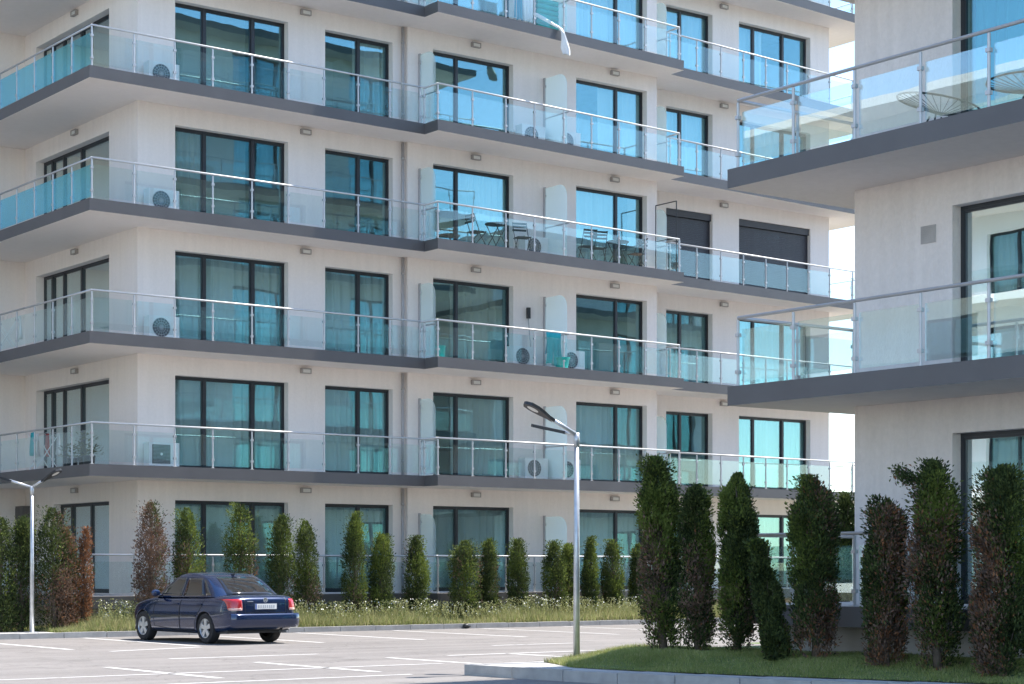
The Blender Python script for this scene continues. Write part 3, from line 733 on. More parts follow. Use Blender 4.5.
# towel hanging over the slab edge, turquoise airbed, white cushion on the sixth floor
z5 = Z0+FL*5
m = MB(); path = [(31.75, 41.2, z5+.5), (31.9, 40.9, z5+.28), (32.05, 40.56, z5+.03), (32.12, 40.53, z5-.08), (32.2, 40.55, z5-.3), (32.26, 40.57, z5-.5), (32.29, 40.57, z5-.66)]
wd = [.16, .12, .07, .06, .10, .15, .13]
n = 10
for i in range(len(path)-1):
    for j in range(n):
        def P(i, j):
            t = 2*PI*j/n; rr = wd[i]*(1+.25*math.sin(3*t+i)); return (path[i][0]+rr*math.cos(t), path[i][1]+rr*.35*math.sin(t), path[i][2]+.02*math.sin(2*t))
        m.quad(P(i, j), P(i+1, j), P(i+1, j+1), P(i, j+1))
m.poly([(path[-1][0]+wd[-1]*math.cos(2*PI*j/n), path[-1][1]+wd[-1]*.35*math.sin(2*PI*j/n), path[-1][2]) for j in range(n)])
tag(m.build('cloth', M['cloth'], smooth=True), 'twisted white cloth hanging over the balcony edge near the roof', 'cloth')
o = thing('air_mattress', 'turquoise inflatable mattress leaning behind the balcony glass near the roof', 'air mattress', (32.35, 41.3, z5))
bm = bmesh.new(); bmesh.ops.create_grid(bm, x_segments=2, y_segments=7, size=1)
mm = MB()
for k in range(7): mm.tube([(-.42, .12+.0*k, .12+.14*k), (.42, .12, .12+.14*k)], .085, 10)
mm.build('mattress', M['turq'], o, smooth=True, loc=(0,0,0))
o = thing('laundry_stand', 'white and blue wash on a stand beside the turquoise mattress', 'laundry', (31.5, 41.4, z5))
MB().tube([(-.3,0,0),(-.3,0,1.25)], .012, 6).tube([(.3,0,0),(.3,0,1.25)], .012, 6).tube([(-.35,0,1.25),(.35,0,1.25)], .012, 6).build('stand', M['steel'], o, loc=(0,0,0))
drape(o, 'cloth', .35, .95, 1.25, M['cloth'], 0, 6).location.x = .12; drape(o, 'cloth', .2, .9, 1.25, M['blue'], .03, 9).location.x = -.2
# small seats on the near block's upper balcony
def papasan(loc, rz, label):
    o = thing('lounge_chair', label, 'chair', loc, rz, 'round wire lounge chairs on the near balcony')
    m = MB(); n = 28; rim = []
    for k in range(n+1):
        t = 2*PI*k/n; rim.append((.56*math.cos(t), .42*math.sin(t), .42+.24*math.sin(t)))
    m.tube(rim, .014, 6, cap=False)
    m.build('rim', M['iron'], o, loc=(0,0,0))
    s = MB()
    for k in range(n):
        p = Vector(rim[k]); s.tube([p, p*.6+Vector((0, -.02, .10)), Vector((0, -.04, .26))], .005, 5)
    s.build('cord_seat', M['iron'], o, loc=(0,0,0))
    for a in (.8, 2.3, 3.9, 5.5): MB().tube([(.28*math.cos(a), .28*math.sin(a), 0), (.12*math.cos(a), .12*math.sin(a), .27)], .012, 6).build('leg', M['iron'], o, loc=(0,0,0))
zr = RZ+FL*2
papasan((19.25, 16.45, zr), R(-20), 'round dark wire lounge chair behind the near balcony glass, before the plain wall')
papasan((19.3, 15.0, zr), R(-50), 'round dark wire lounge chair at the picture edge before the curtain coloured blue as reflected sky')

# ------------------------------------------------------------------ car
CP = pbr('car_paint_blue', (.004, .018, .068), .18, .35, var=.03, coat=1)
CG = pbr('car_glass', (.014, .013, .013), .03, 0, var=0, coat=1)
RED = pbr('tail_light_red', (.45, .012, .02), .2, var=.05, coat=1)
ORANGE = pbr('tail_light_clear', (.65, .38, .34), .2, var=.05, coat=1)
RIM = pbr('alloy', (.62, .63, .64), .3, .6, var=.03)
TYRE = pbr('tyre', (.02, .02, .022), .85, bump=.3)
def bm_eval(o):
    dg = bpy.context.evaluated_depsgraph_get(); me = bpy.data.meshes.new_from_object(o.evaluated_get(dg))
    o.modifiers.clear(); o.data = me; return me
car = thing('parked_car', 'dark blue four door saloon car parked nose in towards the hedge', 'car', (18.84, 34.35, 0), R(4)); car.scale = (.975, .975, .985)
def interp(x, xs, ys):
    return float(np.interp(x, xs, ys))
ys = [-.97, -.95, -.86, -.70, -.50, -.36, -.2, 0, .3, .7, 1.2, 1.7, 2.1, 2.35, 2.6, 2.85, 3.05, 3.2, 3.29, 3.31]
xw = ([-.97, -.95, -.86, -.70, -.36, 0, .5, 2, 2.5, 2.85, 3.05, 3.2, 3.29, 3.31], [.60, .70, .79, .835, .86, .868, .87, .87, .862, .825, .76, .66, .50, .40])
zt = ([-.97, -.95, -.86, -.70, -.42, 0, 2.1, 2.35, 2.85, 3.05, 3.2, 3.29, 3.31], [.86, .92, .985, 1.0, 1.005, .985, .955, .93, .84, .78, .70, .60, .55])
zb = ([-.97, -.95, -.86, -.70, 0, 2.6, 3.05, 3.31], [.40, .36, .31, .25, .19, .19, .22, .34])
sec = [(0, 0), (.55, 0), (.90, .0), (.965, .09), (.99, .28), (1.0, .46), (1.0, .60), (.985, .74), (.955, .86), (.90, .955), (.70, .995), (.35, 1.0), (0, 1.0)]
rings = []
bm = bmesh.new()
for yy in ys:
    w_, t_, b_ = interp(yy, *xw), interp(yy, *zt), interp(yy, *zb)
    half = [(w_*a, b_+(t_-b_)*c) for a, c in sec]
    ring = [(x, yy, z) for x, z in half] + [(-x, yy, z) for x, z in half[-2:0:-1]]
    rings.append([bm.verts.new(p) for p in ring])
for a, b in zip(rings, rings[1:]):
    n = len(a)
    for i in range(n): bm.faces.new((a[i], a[(i+1) % n], b[(i+1) % n], b[i]))
bm.faces.new(rings[0]); bm.faces.new(list(reversed(rings[-1])))
bmesh.ops.recalc_face_normals(bm, faces=bm.faces)
me = bpy.data.meshes.new('body'); bm.to_mesh(me); bm.free()
body = link('body', me, car); me.materials.append(CP); me.materials.append(M['dark'])
ss = body.modifiers.new('s', 'SUBSURF'); ss.levels = 2; ss.render_levels = 2
bm_eval(body)
cut = MB()
for yy in (0, 2.51):
    for sx in (-1, 1):
        i = len(cut.v); n = 40
        x0, x1 = (.52, 1.1) if sx > 0 else (-1.1, -.52)
        cut.v += [(x0, yy+.345*math.cos(2*PI*k/n), .315+.345*math.sin(2*PI*k/n)) for k in range(n)]+[(x1, yy+.345*math.cos(2*PI*k/n), .315+.345*math.sin(2*PI*k/n)) for k in range(n)]
        cut.f += [tuple(i+k for k in range(n)), tuple(i+n+k for k in reversed(range(n)))]+[(i+k, i+n+k, i+n+(k+1) % n, i+(k+1) % n) for k in range(n)]; cut.m += [0]*(n+2)
cme = cut.mesh('cutter', [M['dark']]); bmc = bmesh.new(); bmc.from_mesh(cme); bmesh.ops.recalc_face_normals(bmc, faces=bmc.faces); bmc.to_mesh(cme); bmc.free()
cutter = bpy.data.objects.new('cutter', cme); C.objects.link(cutter); cutter.parent = car
bo = body.modifiers.new('b', 'BOOLEAN'); bo.object = cutter; bo.operation = 'DIFFERENCE'; bo.solver = 'EXACT'
bpy.context.view_layer.update(); bm_eval(body); bpy.data.objects.remove(cutter)
me = body.data
if len(me.materials) < 2: me.materials.append(M['dark'])
for p in me.polygons:
    c = p.center; d0 = min(math.hypot(c.y, c.z-.315), math.hypot(c.y-2.51, c.z-.315))
    p.material_index = 1 if (d0 < .342 and abs(c.x) < .84) or (abs(c.x) < .53 and c.z < .3) or (abs(c.x) < .87 and d0 < .3455 and abs(p.normal.x) < .5) else 0
    p.use_smooth = not (d0 < .347)
bv = BVHTree.FromPolygons([v.co for v in me.vertices], [tuple(p.vertices) for p in me.polygons])
def sx_(y, z, side=-1):
    h = bv.ray_cast(Vector((side*3, y, z)), Vector((-side, 0, 0))); return h[0].x if h[0] else side*.86
def ry_(x, z):
    h = bv.ray_cast(Vector((x, -4, z)), Vector((0, 1, 0))); return h[0].y if h[0] else -.9
# greenhouse
def gh_x(z): return .80-(z-.93)*.44
GB = [(-.46, .985), (.20, 1.375), (1.42, 1.405), (2.14, .945)]     # side outline (y, z)
g = MB()
def ring_pts(off=0):
    return GB
L_ = [(-gh_x(z)+ (.14 if i in (0,) else .0)+(.05 if i == 1 else 0), y, z) for i, (y, z) in enumerate(GB)]
bm = bmesh.new()
def V(*p): return bm.verts.new(p)
def xs_(i): z = GB[i][1]; return gh_x(z)-(.13 if i == 0 else .04 if i == 1 else .05 if i == 2 else .10)
vb_ = {}
for s in (-1, 1):
    vb_[s] = dict(rb=V(s*.64, -.50, .96), rt=V(s*.52, .20, 1.385), ft=V(s*.52, 1.40, 1.41), fb=V(s*.62, 2.22, .93),
                  sb=V(s*gh_x(.95), -.30, .95), st=V(s*gh_x(1.36), .26, 1.36), sft=V(s*gh_x(1.385), 1.36, 1.385), sfb=V(s*gh_x(.93), 2.02, .93),
                  mb=V(s*gh_x(.94), .95, .94), mt=V(s*gh_x(1.385), .85, 1.385), mi=V(s*.50, .85, 1.425))
top_r = V(0, .17, 1.40); top_m = V(0, .85, 1.445); top_f = V(0, 1.44, 1.425); rbc = V(0, -.56, .965); fbc = V(0, 2.32, .935)
for s in (-1, 1):
    q = vb_[s]
    for f in ((q['rb'], q['sb'], q['st'], q['rt']), (q['sb'], q['mb'], q['mt'], q['st']), (q['mb'], q['sfb'], q['sft'], q['mt']), (q['sfb'], q['fb'], q['ft'], q['sft']),
              (q['rt'], q['st'], q['mt'], q['mi']), (q['mi'], q['mt'], q['sft'], q['ft']), (q['rt'], q['mi'], top_m, top_r), (q['mi'], q['ft'], top_f, top_m),
              (q['rb'], q['rt'], top_r, rbc), (q['fb'], fbc, top_f, q['ft'])):
        bm.faces.new(f)
bmesh.ops.recalc_face_normals(bm, faces=bm.faces)
me = bpy.data.meshes.new('cabin'); bm.to_mesh(me); bm.free(); me.materials.append(CP)
cab = link('cabin', me, car)
bmc = bmesh.new(); bmc.from_mesh(cab.data); cl = bmc.edges.layers.float.new('crease_edge')
for e_ in bmc.edges: e_[cl] = 1.0 if e_.is_boundary else .32 if e_.calc_face_angle(0) > R(30) else .12
for v_ in bmc.verts:
    if v_.co.z > 1.2: v_.co.z += .035; v_.co.x *= 1.05
bmc.to_mesh(cab.data); bmc.free()
bvl = cab.modifiers.new('b', 'SUBSURF'); bvl.levels = 3; bvl.render_levels = 3
bm_eval(cab)
for p in cab.data.polygons: p.use_smooth = True
cv = BVHTree.FromPolygons([v.co for v in cab.data.vertices], [tuple(p.vertices) for p in cab.data.polygons])
def patch(name, poly, direction, mat, parent, off=.006, bvh=None, div=8, origin=None):
    """poly: 4 corners (a,b,c,d) in (y,z) for side or (x,z) for front/back; projected on the shell"""
    m = MB(); bvh = bvh or cv; a, b, c, d = [Vector(p) for p in poly]
    G = []
    for i in range(div+1):
        row = []
        for j in range(div+1):
            u, v = i/div, j/div; p = (a*(1-u)+b*u)*(1-v)+(d*(1-u)+c*u)*v
            if direction == 'side': o_, dr = Vector((-3, p.x, p.y)), Vector((1, 0, 0))
            elif direction == 'side2': o_, dr = Vector((3, p.x, p.y)), Vector((-1, 0, 0))
            elif direction == 'back': o_, dr = Vector((p.x, -4, p.y)), Vector((0, 1, 0))
            elif direction == 'front': o_, dr = Vector((p.x, 5, p.y)), Vector((0, -1, 0))
            h = bvh.ray_cast(o_, dr)
            row.append((h[0]+h[1]*off*(1 if h[1].dot(dr) < 0 else -1)) if h[0] else None)
        G.append(row)
    for i in range(div):
        for j in range(div):
            q = (G[i][j], G[i+1][j], G[i+1][j+1], G[i][j+1])
            if all(x is not None for x in q): m.quad(*q)
    o = m.build(name, mat, parent, smooth=True, loc=(0, 0, 0)); weld(o)
    so_ = o.modifiers.new('t', 'SOLIDIFY'); so_.thickness = .004; so_.offset = 0
    return o
for sd in ('side', 'side2'):
    patch('door_window', [(.99, .965), (1.93, .965), (1.30, 1.335), (.96, 1.335)], sd, CG, car)
    patch('door_window', [(.10, .975), (.92, .965), (.88, 1.335), (.34, 1.325)], sd, CG, car)
    patch('quarter_window', [(-.14, .99), (.05, .98), (.29, 1.31), (.18, 1.27)], sd, CG, car, div=4)
patch('rear_window', [(-.57, 1.00), (.57, 1.00), (.46, 1.355), (-.46, 1.355)], 'back', CG, car)
patch('windscreen', [(-.58, .985), (.58, .985), (.46, 1.375), (-.46, 1.375)], 'front', CG, car)
# side strips, door gaps
def ribbon(name, pts, wd, side, mat, off=.004, parent=None):
    m = MB(); 
    for (a, b) in zip(pts, pts[1:]):
        a, b = Vector(a), Vector(b); d = (b-a).normalized(); n = Vector((-d.y, d.x))*wd/2; k = max(int((b-a).length/.05), 1)
        for i in range(k):
            p, q = a+(b-a)*i/k, a+(b-a)*(i+1)/k
            c4 = []
            for w2 in (p-n, p+n, q+n, q-n):
                c4.append((sx_(w2.x, w2.y, side)+side*off, w2.x, w2.y))
            m.quad(*c4)
    return m.build(name, mat, parent or car, loc=(0, 0, 0))
for side in (-1, 1):
    d1 = ribbon('door_seam', [(1.92, .93), (2.02, .70), (2.02, .32), (1.0, .27), (.97, .93)], .012, side, M['dark'])
    ribbon('door_seam', [(.95, .93), (.97, .27), (.42, .27), (.34, .50), (.10, .78), (.06, .93)], .012, side, M['dark'])
    ribbon('rub_strip', [(2.10, .545), (.34, .56)], .035, side, M['dark'], .012)
    ribbon('sill', [(2.16, .235), (.36, .235)], .05, side, M['dark'], .01)
    for hy in (1.12, .20):
        hx = sx_(hy, .80, side)
        MB().box(min(hx, hx+side*.025), max(hx, hx+side*.025), hy-.09, hy+.09, .785, .815).build('door_handle', CP, car, loc=(0, 0, 0))
    # mirror
    mx_ = MB(); x0 = side*.80; 
    mo = MB()
    n = 12
    for i in range(6):
        for j in range(n):
            def P(i, j):
                t = -PI/2+PI*i/6; a = 2*PI*j/n
                return (side*(.93+.11*math.sin(t)), 1.80+.05*math.cos(t)*math.cos(a)+.02, 1.02+.075*math.cos(t)*math.sin(a))
            mo.quad(P(i, j), P(i+1, j), P(i+1, j+1), P(i, j+1))
    mo.box(min(side*.78, side*.86), max(side*.78, side*.86), 1.79, 1.84, .965, .99)
    mo.build('mirror', CP, car, smooth=True, loc=(0, 0, 0))
# lamps at the back: wrap the corner
for s, sd in ((-1, 'side'), (1, 'side2')):
    tl = patch('tail_light', [(s*.56, .71), (s*.80, .71), (s*.80, .91), (s*.57, .91)], 'back', RED, car, .012, bv, 10)
    patch('lens_side', [(-.94, .71), (-.82, .71), (-.84, .90), (-.94, .90)], sd, RED, tl, .012, bv, 6)
    patch('indicator', [(s*.57, .69), (s*.79, .69), (s*.79, .735), (s*.57, .735)], 'back', ORANGE, tl, .018, bv, 6)
    patch('head_light', [(s*.38, .58), (s*.62, .60), (s*.60, .72), (s*.38, .70)], 'front', ORANGE, car, .008, bv, 5)
# bumper with a highlight-catching ledge
bp = bmesh.new(); bpm = MB()
px = [-.80+1.6*i/24 for i in range(25)]
prof = [(0, .60), (.055, .625), (.075, .585), (.08, .50), (.07, .42), (.04, .345), (0, .33)]
def bpt(x, pr): return (x*1.035, ry_(x*.93, .5)-pr[0]-.005, pr[1])
for i in range(24):
    for j in range(len(prof)-1):
        bpm.quad(bpt(px[i], prof[j]), bpt(px[i], prof[j+1]), bpt(px[i+1], prof[j+1]), bpt(px[i+1], prof[j]))
weld(bpm.build('bumper', CP, car, smooth=True, loc=(0, 0, 0)))
yb = ry_(0, .8)
lid = MB()
for (a, b) in (((-.50, .95), (-.49, .64)), ((.50, .95), (.49, .64)), ((-.49, .64), (.49, .64))):
    a, b = Vector(a), Vector(b)
    for i in range(12):
        p, q = a+(b-a)*i/12, a+(b-a)*(i+1)/12; n_ = Vector((-(b-a).y, (b-a).x)).normalized()*.006
        lid.quad(*[(w2.x, ry_(w2.x, w2.y)-.004, w2.y) for w2 in (p-n_, p+n_, q+n_, q-n_)])
lid.build('boot_seam', M['dark'], car, loc=(0, 0, 0))
pl = MB().box(-.26, .26, yb-.022, yb-.008, .71, .82, 0)
for i in range(8):
    xx = -.19+.052*i
    if i in (2, 5): xx += .004
    pl.box(xx, xx+.03, yb-.0245, yb-.0225, .735, .795, 1)
pl.box(-.258, -.225, yb-.0245, yb-.0225, .712, .818, 2)
pl.build('number_plate', [M['white'], pbr('plate_smudge', (.45, .47, .5), .5), pbr('plate_blue', (.05, .12, .4), .5)], car, loc=(0, 0, 0))
bd = MB().disc((0, ry_(0, .90)-.012, .895), .052, 'y', 24, 0, .040).disc((0, ry_(0, .90)-.008, .895), .05, 'y', 24, 1)
by = ry_(0, .90)-.014
def stroke(m, a, b, wd=.007, mi=0):
    a, b = Vector(a), Vector(b); d = (b-a).normalized(); n = Vector((-d.y, d.x))*wd/2
    m.quad(*[(p.x, by, .895+p.y) for p in (a-n, a+n, b+n, b-n)], mi)
for a, b in (((-.018, .036), (0, .006)), ((0, .006), (.018, .036)), ((-.036, .014), (-.018, -.032)), ((-.018, -.032), (0, 0)), ((0, 0), (.018, -.032)), ((.018, -.032), (.036, .014))): stroke(bd, a, b)
bd.build('badge', [RIM, M['slab']], car, loc=(0, 0, 0))
MB().box(-.44, -.30, ry_(-.37, .87)-.012, ry_(-.37, .87)-.004, .862, .876).build('model_lettering', RIM, car, loc=(0, 0, 0))
MB().tube([(.52, -.72, .25), (.52, -.99, .25)], .03, 12).build('exhaust', M['steel'], car, loc=(0, 0, 0))
MB().tube([(0, .25, 1.41), (0, -.02, 1.56)], .006, 6, r2=.003).box(-.02, .02, .22, .30, 1.395, 1.42).build('antenna', M['dark'], car, loc=(0, 0, 0))
MB().box(-.75, .75, -.7, 3.0, .22, .55).box(-.70, .70, -.2, 2.0, .55, .93).build('cabin_floor', M['dark'], car, loc=(0, 0, 0))
for sy in (1.35,):
    for s in (-.36, .36): MB().box(s-.22, s+.22, 1.05, 1.17, .7, 1.2).box(s-.12, s+.12, 1.06, 1.14, 1.2, 1.34).build('seat', M['slab'], car, loc=(0, 0, 0))
MB().box(-.62, .62, .02, .14, .6, 1.08).build('seat', M['slab'], car, loc=(0, 0, 0))
for yy in (0, 2.51):
    for s in (-1, 1):
        c = Vector((s*.745, yy, .315)); n = 40
        t = MB(); pr = [(-.10, .20), (-.105, .27), (-.09, .305), (-.05, .315), (.05, .315), (.09, .305), (.105, .27), (.10, .20)]
        for k in range(n):
            a, b = 2*PI*k/n, 2*PI*(k+1)/n
            for i in range(len(pr)-1):
                p, q = pr[i], pr[i+1]
                t.quad((p[0], p[1]*math.cos(a), p[1]*math.sin(a)), (q[0], q[1]*math.cos(a), q[1]*math.sin(a)), (q[0], q[1]*math.cos(b), q[1]*math.sin(b)), (p[0], p[1]*math.cos(b), p[1]*math.sin(b)))
        wh = bpy.data.objects.new('wheel', None); C.objects.link(wh); wh.parent = car; wh.location = c; wh.empty_display_size = .1
        t.build('tyre', TYRE, wh, smooth=True, loc=(0, 0, 0))
        r = MB(); xo = s*.085
        for k in range(n):
            a, b = 2*PI*k/n, 2*PI*(k+1)/n
            for (p, q) in (((xo, .205), (xo, .178)), ((xo, .178), (s*.03, .17)), ((xo*1.1, .21), (xo, .205))):
                r.quad((p[0], p[1]*math.cos(a), p[1]*math.sin(a)), (q[0], q[1]*math.cos(a), q[1]*math.sin(a)), (q[0], q[1]*math.cos(b), q[1]*math.sin(b)), (p[0], p[1]*math.cos(b), p[1]*math.sin(b)))
        r.disc((s*.02, 0, 0), .18, 'x', 30, 1)
        for k in range(5):
            a = 2*PI*k/5+.3; u = Vector((0, math.cos(a), math.sin(a))); v = Vector((0, -math.sin(a), math.cos(a)))
            q = [u*.03-v*.035, u*.185-v*.052, u*.185+v*.052, u*.03+v*.035]
            r.quad(*[(xo+ (s*.004), p.y, p.z) for p in q]); r.quad(*[(xo-s*.03, p.y, p.z) for p in q])
            for a_, b_ in zip(q, q[1:]+q[:1]): r.quad((xo+s*.004, a_.y, a_.z), (xo+s*.004, b_.y, b_.z), (xo-s*.03, b_.y, b_.z), (xo-s*.03, a_.y, a_.z))
        r.disc((xo+s*.007, 0, 0), .055, 'x', 20)
        r.build('rim', [RIM, M['dark']], wh, loc=(0, 0, 0))

# ------------------------------------------------------------------ street lamps
def lamp_head(parent, base, ang, pitch, L=.56):
    """paddle shaped LED head starting at base, pointing along ang (about z) and up by pitch"""
    d = Vector((math.cos(ang)*math.cos(pitch), math.sin(ang)*math.cos(pitch), math.sin(pitch))); s = Vector((-math.sin(ang), math.cos(ang), 0)); u = d.cross(s).normalized()
    if u.z < 0: u = -u
    prof = [(0, .035), (.1, .04), (.22, .085), (.38, .12), (.5, .105), (.56, .03)]
    m = MB(); k = L/.56
    top = [base+d*a*k+s*b+u*.018 for a, b in prof]+[base+d*a*k-s*b+u*.018 for a, b in reversed(prof)]
    bot = [p-u*.045 for p in top]; n = len(top); i = len(m.v); m.v += [tuple(p) for p in top+bot]
    m.f += [tuple(i+j for j in range(n)), tuple(i+n+j for j in reversed(range(n)))]+[(i+j, i+n+j, i+n+(j+1) % n, i+(j+1) % n) for j in range(n)]; m.m += [0]*(n+2)
    h = m.build('lamp_head', M['dark'], parent)
    c = base+d*.40*k-u*.030; e = MB()
    e.poly([c+d*.10*math.cos(2*PI*j/18)+s*.06*math.sin(2*PI*j/18) for j in range(18)])
    e.build('lens', M['lens'], h)
    return h
def street_lamp(loc, height, arms, label):
    o = thing('street_lamp', label, 'street lamp', loc)
    x, y, z = loc
    MB().tube([(x, y, z), (x, y, z+height*.94)], .050, 16, r2=.036).build('pole', M['galv'], o, smooth=True)
    MB().tube([(x, y, z+height*.5), (x, y, z+height)], .062, 16).tube([(x, y, z), (x, y, z+.012)], .11, 16).build('collar', M['galv'], o, smooth=True) if False else None
    MB().prism([(x-.12, y-.12), (x+.12, y-.12), (x+.12, y+.12), (x-.12, y+.12)], z, z+.015).build('base_plate', M['galv'], o)
    top = Vector((x, y, z+height-.03))
    MB().tube([(x, y, z+height*.94), (x, y, z+height)], .044, 16).build('collar', M['galv'], o, smooth=True)
    for ang, pitch, L in arms:
        d = Vector((math.cos(ang)*math.cos(pitch), math.sin(ang)*math.cos(pitch), math.sin(pitch)))
        MB().tube([top, top+d*L], .03, 10).build('arm', M['galv'], o, smooth=True)
        lamp_head(o, top+d*(L-.04), ang, pitch)
# camera-right in plan is (.8,-.6): left is angle 143 degrees
street_lamp((17.59, 21.87, .16), 3.36, [(R(178), R(25), .50), (R(118), R(13), .22)], 'tall grey street lamp with twin black heads standing at the lawn corner')
street_lamp((16.5, 39.37, .115), 3.18, [(R(165), R(17), .50), (R(-62), R(26), .34)], 'slim white twin arm street lamp before the brown hedge at the block corner')

# ------------------------------------------------------------------ thujas
def leaf_mesh(name, C0, Dn, Sz, Wd, mi, mats, twist=None, rng=None):
    """leaf cards (kite shaped): centres, directions, length, width"""
    n = len(C0); Dn = Dn/np.linalg.norm(Dn, axis=1)[:, None]
    rnd = rng.normal(size=(n, 3)); S = np.cross(Dn, rnd); S /= np.linalg.norm(S, axis=1)[:, None]+1e-9
    L = Sz[:, None]*Dn; W = Wd[:, None]*S
    Nn = np.cross(Dn, S)*(Sz[:, None]*.12)
    v = np.empty((n, 4, 3)); v[:, 0] = C0-L*.5; v[:, 1] = C0+W+Nn-L*.02; v[:, 2] = C0+L*.5; v[:, 3] = C0-W+Nn-L*.02
    me = bpy.data.meshes.new(name); me.vertices.add(4*n); me.vertices.foreach_set('co', v.ravel())
    me.loops.add(4*n); me.loops.foreach_set('vertex_index', np.arange(4*n, dtype=np.int32))
    me.polygons.add(n); me.polygons.foreach_set('loop_start', np.arange(0, 4*n, 4, dtype=np.int32)); me.polygons.foreach_set('loop_total', np.full(n, 4, dtype=np.int32))
    for m_ in mats: me.materials.append(m_)
    me.polygons.foreach_set('material_index', mi.astype(np.int32)); me.update(calc_edges=True); me.validate(); return me
def thuja(loc, H, W, label, group, n=3000, dead=0.1, leaf=.09, lean=(0, 0), seed=1, sunlit_share=.3, bare=.0, rust=0, top=.55, ragged=.6, cat='tree', tuft=0, solid=0):
    rng = np.random.default_rng(seed)
    o = thing('thuja_tree', label, cat, loc, 0, group)
    # upright fans of foliage: each a tapering plume from the stem to the outside
    K = int(26+H*10); pts = []; dirs = []; az = rng.uniform(0, 2*PI, K); hz = np.sort(rng.uniform(.02, .93, K)); ra = rng.uniform(.55, 1.0, K)
    def prof(t):
        return np.clip(np.minimum(1, (1.02-t)/(1-top))**.65, 0, 1)*(.80+.20*np.clip(t/.25, 0, 1))
    per = n//K
    for k in range(K):
        h0 = hz[k]*H; r0 = prof(hz[k])*W/2*ra[k]; Lc = rng.uniform(.35, .6)*(.5+.25*H/2)
        t = rng.uniform(0, 1, per); sp = (.35+.65*np.sin(PI*np.clip(t*.9+.1, 0, 1)))
        wq = W*.17*sp
        base = np.stack([np.cos(az[k])*r0*(.35+.65*t**.6), np.sin(az[k])*r0*(.35+.65*t**.6), h0+Lc*(t-.4)], 1)
        j = rng.normal(size=(per, 3))*wq[:, None]*np.array([1, 1, .8])
        p = base+j; pts.append(p)
        d = j*1.3+np.array([np.cos(az[k])*.3, np.sin(az[k])*.3, 1.0])*W*.25+rng.normal(size=(per, 3))*.04; dirs.append(d)
    if tuft:
        t = rng.uniform(0, 1, 900); pts.append(np.stack([-.10-.34*t*.8, .06+.34*t*.6, H*(.90+.05*t)], 1)+rng.normal(size=(900, 3))*np.array([.05, .05, .055])); dirs.append(rng.normal(size=(900, 3))+np.array([-.6, .5, .9]))
    # shell fill
    m = n//2; t = rng.uniform(0, 1, m)**.92; a = rng.uniform(0, 2*PI, m); lob = 1+(.15*np.sin(a*3+t*9+seed)+.13*np.sin(a*5-t*14+seed*2)+.08*np.sin(a*2+t*31+seed))*ragged*1.3
    rr = prof(t)*W/2*lob*rng.uniform(.45, 1, m)**.6
    pts.append(np.stack([np.cos(a)*rr, np.sin(a)*rr, t*H], 1)); dirs.append(np.stack([np.cos(a)*.5, np.sin(a)*.5, np.full(m, .9)], 1)+rng.normal(size=(m, 3))*.35)
    P_ = np.concatenate(pts); D_ = np.concatenate(dirs)
    hole = np.sin(P_[:, 0]*15+seed)*np.sin(P_[:, 1]*15+seed*2)*np.sin(P_[:, 2]*8+seed*3)+rng.normal(size=len(P_))*.15
    keep = (hole < .42-.12*ragged+solid) & (P_[:, 2] > .03) & (P_[:, 2] < H*1.02) & (np.hypot(P_[:, 0], P_[:, 1]) < W*(.60 if not tuft else 1.2))
    if bare > 0: keep &= ~((P_[:, 2] < bare*H) & (rng.uniform(size=len(P_)) < .62*(1-P_[:, 2]/(bare*H))+.25))
    P_, D_ = P_[keep], D_[keep]
    P_[:, 0] += lean[0]*P_[:, 2]; P_[:, 1] += lean[1]*P_[:, 2]
    N = len(P_)
    # dead patches have a shape of their own
    q = np.sin(P_[:, 0]*7+seed)+np.sin(P_[:, 1]*6+seed*1.7)+np.sin(P_[:, 2]*3.1+seed*.9)*.8+rng.normal(size=N)*.9-(P_[:, 2]/H-.35)*2.4
    thr = np.quantile(q, 1-dead) if dead > 0 else 99
    mi = np.where(q > thr, 3, 0)
    if rust: mi = np.where((mi == 3) & (rng.uniform(size=N) < rust), 4, mi)
    gq = np.sin(P_[:, 0]*9+seed*3)+np.sin(P_[:, 1]*8+seed)+np.sin(P_[:, 2]*4+seed*2)+rng.normal(size=N)*.8+(P_[:, 2]/H)*1.5  # sunlit leaf colour painted in, more of it towards the top
    mi = np.where((mi == 0) & (gq > np.quantile(gq, 1-sunlit_share)), 1, mi); mi = np.where((mi == 0) & (rng.uniform(size=N) < .35), 2, mi)
    sz = rng.uniform(.7, 1.3, N)*leaf; wd_ = sz*rng.uniform(.14, .27, N)
    me = leaf_mesh('crown', P_, D_, sz, wd_, mi, [M['green'], M['lime'], M['darkgreen'], M['brown'], M['rust']], rng=rng)
    link('crown', me, o, (0, 0, 0))
    tr = MB(); rt = .02+.016*H; pth = [(lean[0]*H*k/8*.9+.02*math.sin(k*1.7+seed), lean[1]*H*k/8*.9+.02*math.cos(k*2+seed), H*k/8*.92-.05*(k == 0)) for k in range(9)]
    tr.tube(pth, rt, 8, r2=rt*.2)
    for k in range(int(16+H*5)):
        z = rng.uniform(.06, .8)*H; a = rng.uniform(0, 2*PI); r1 = W*.36*rng.uniform(.6, 1); x0, y0 = lean[0]*z, lean[1]*z
        tr.tube([(x0, y0, z), (x0+math.cos(a)*r1*.5, y0+math.sin(a)*r1*.5, z+.10), (x0+math.cos(a)*r1, y0+math.sin(a)*r1, z+.35)], rt*.28, 5, r2=.003)
    tr.build('trunk', M['bark'], o, smooth=True, loc=(0, 0, 0))
    return o
G1 = 'thujas planted along the front of the long block'
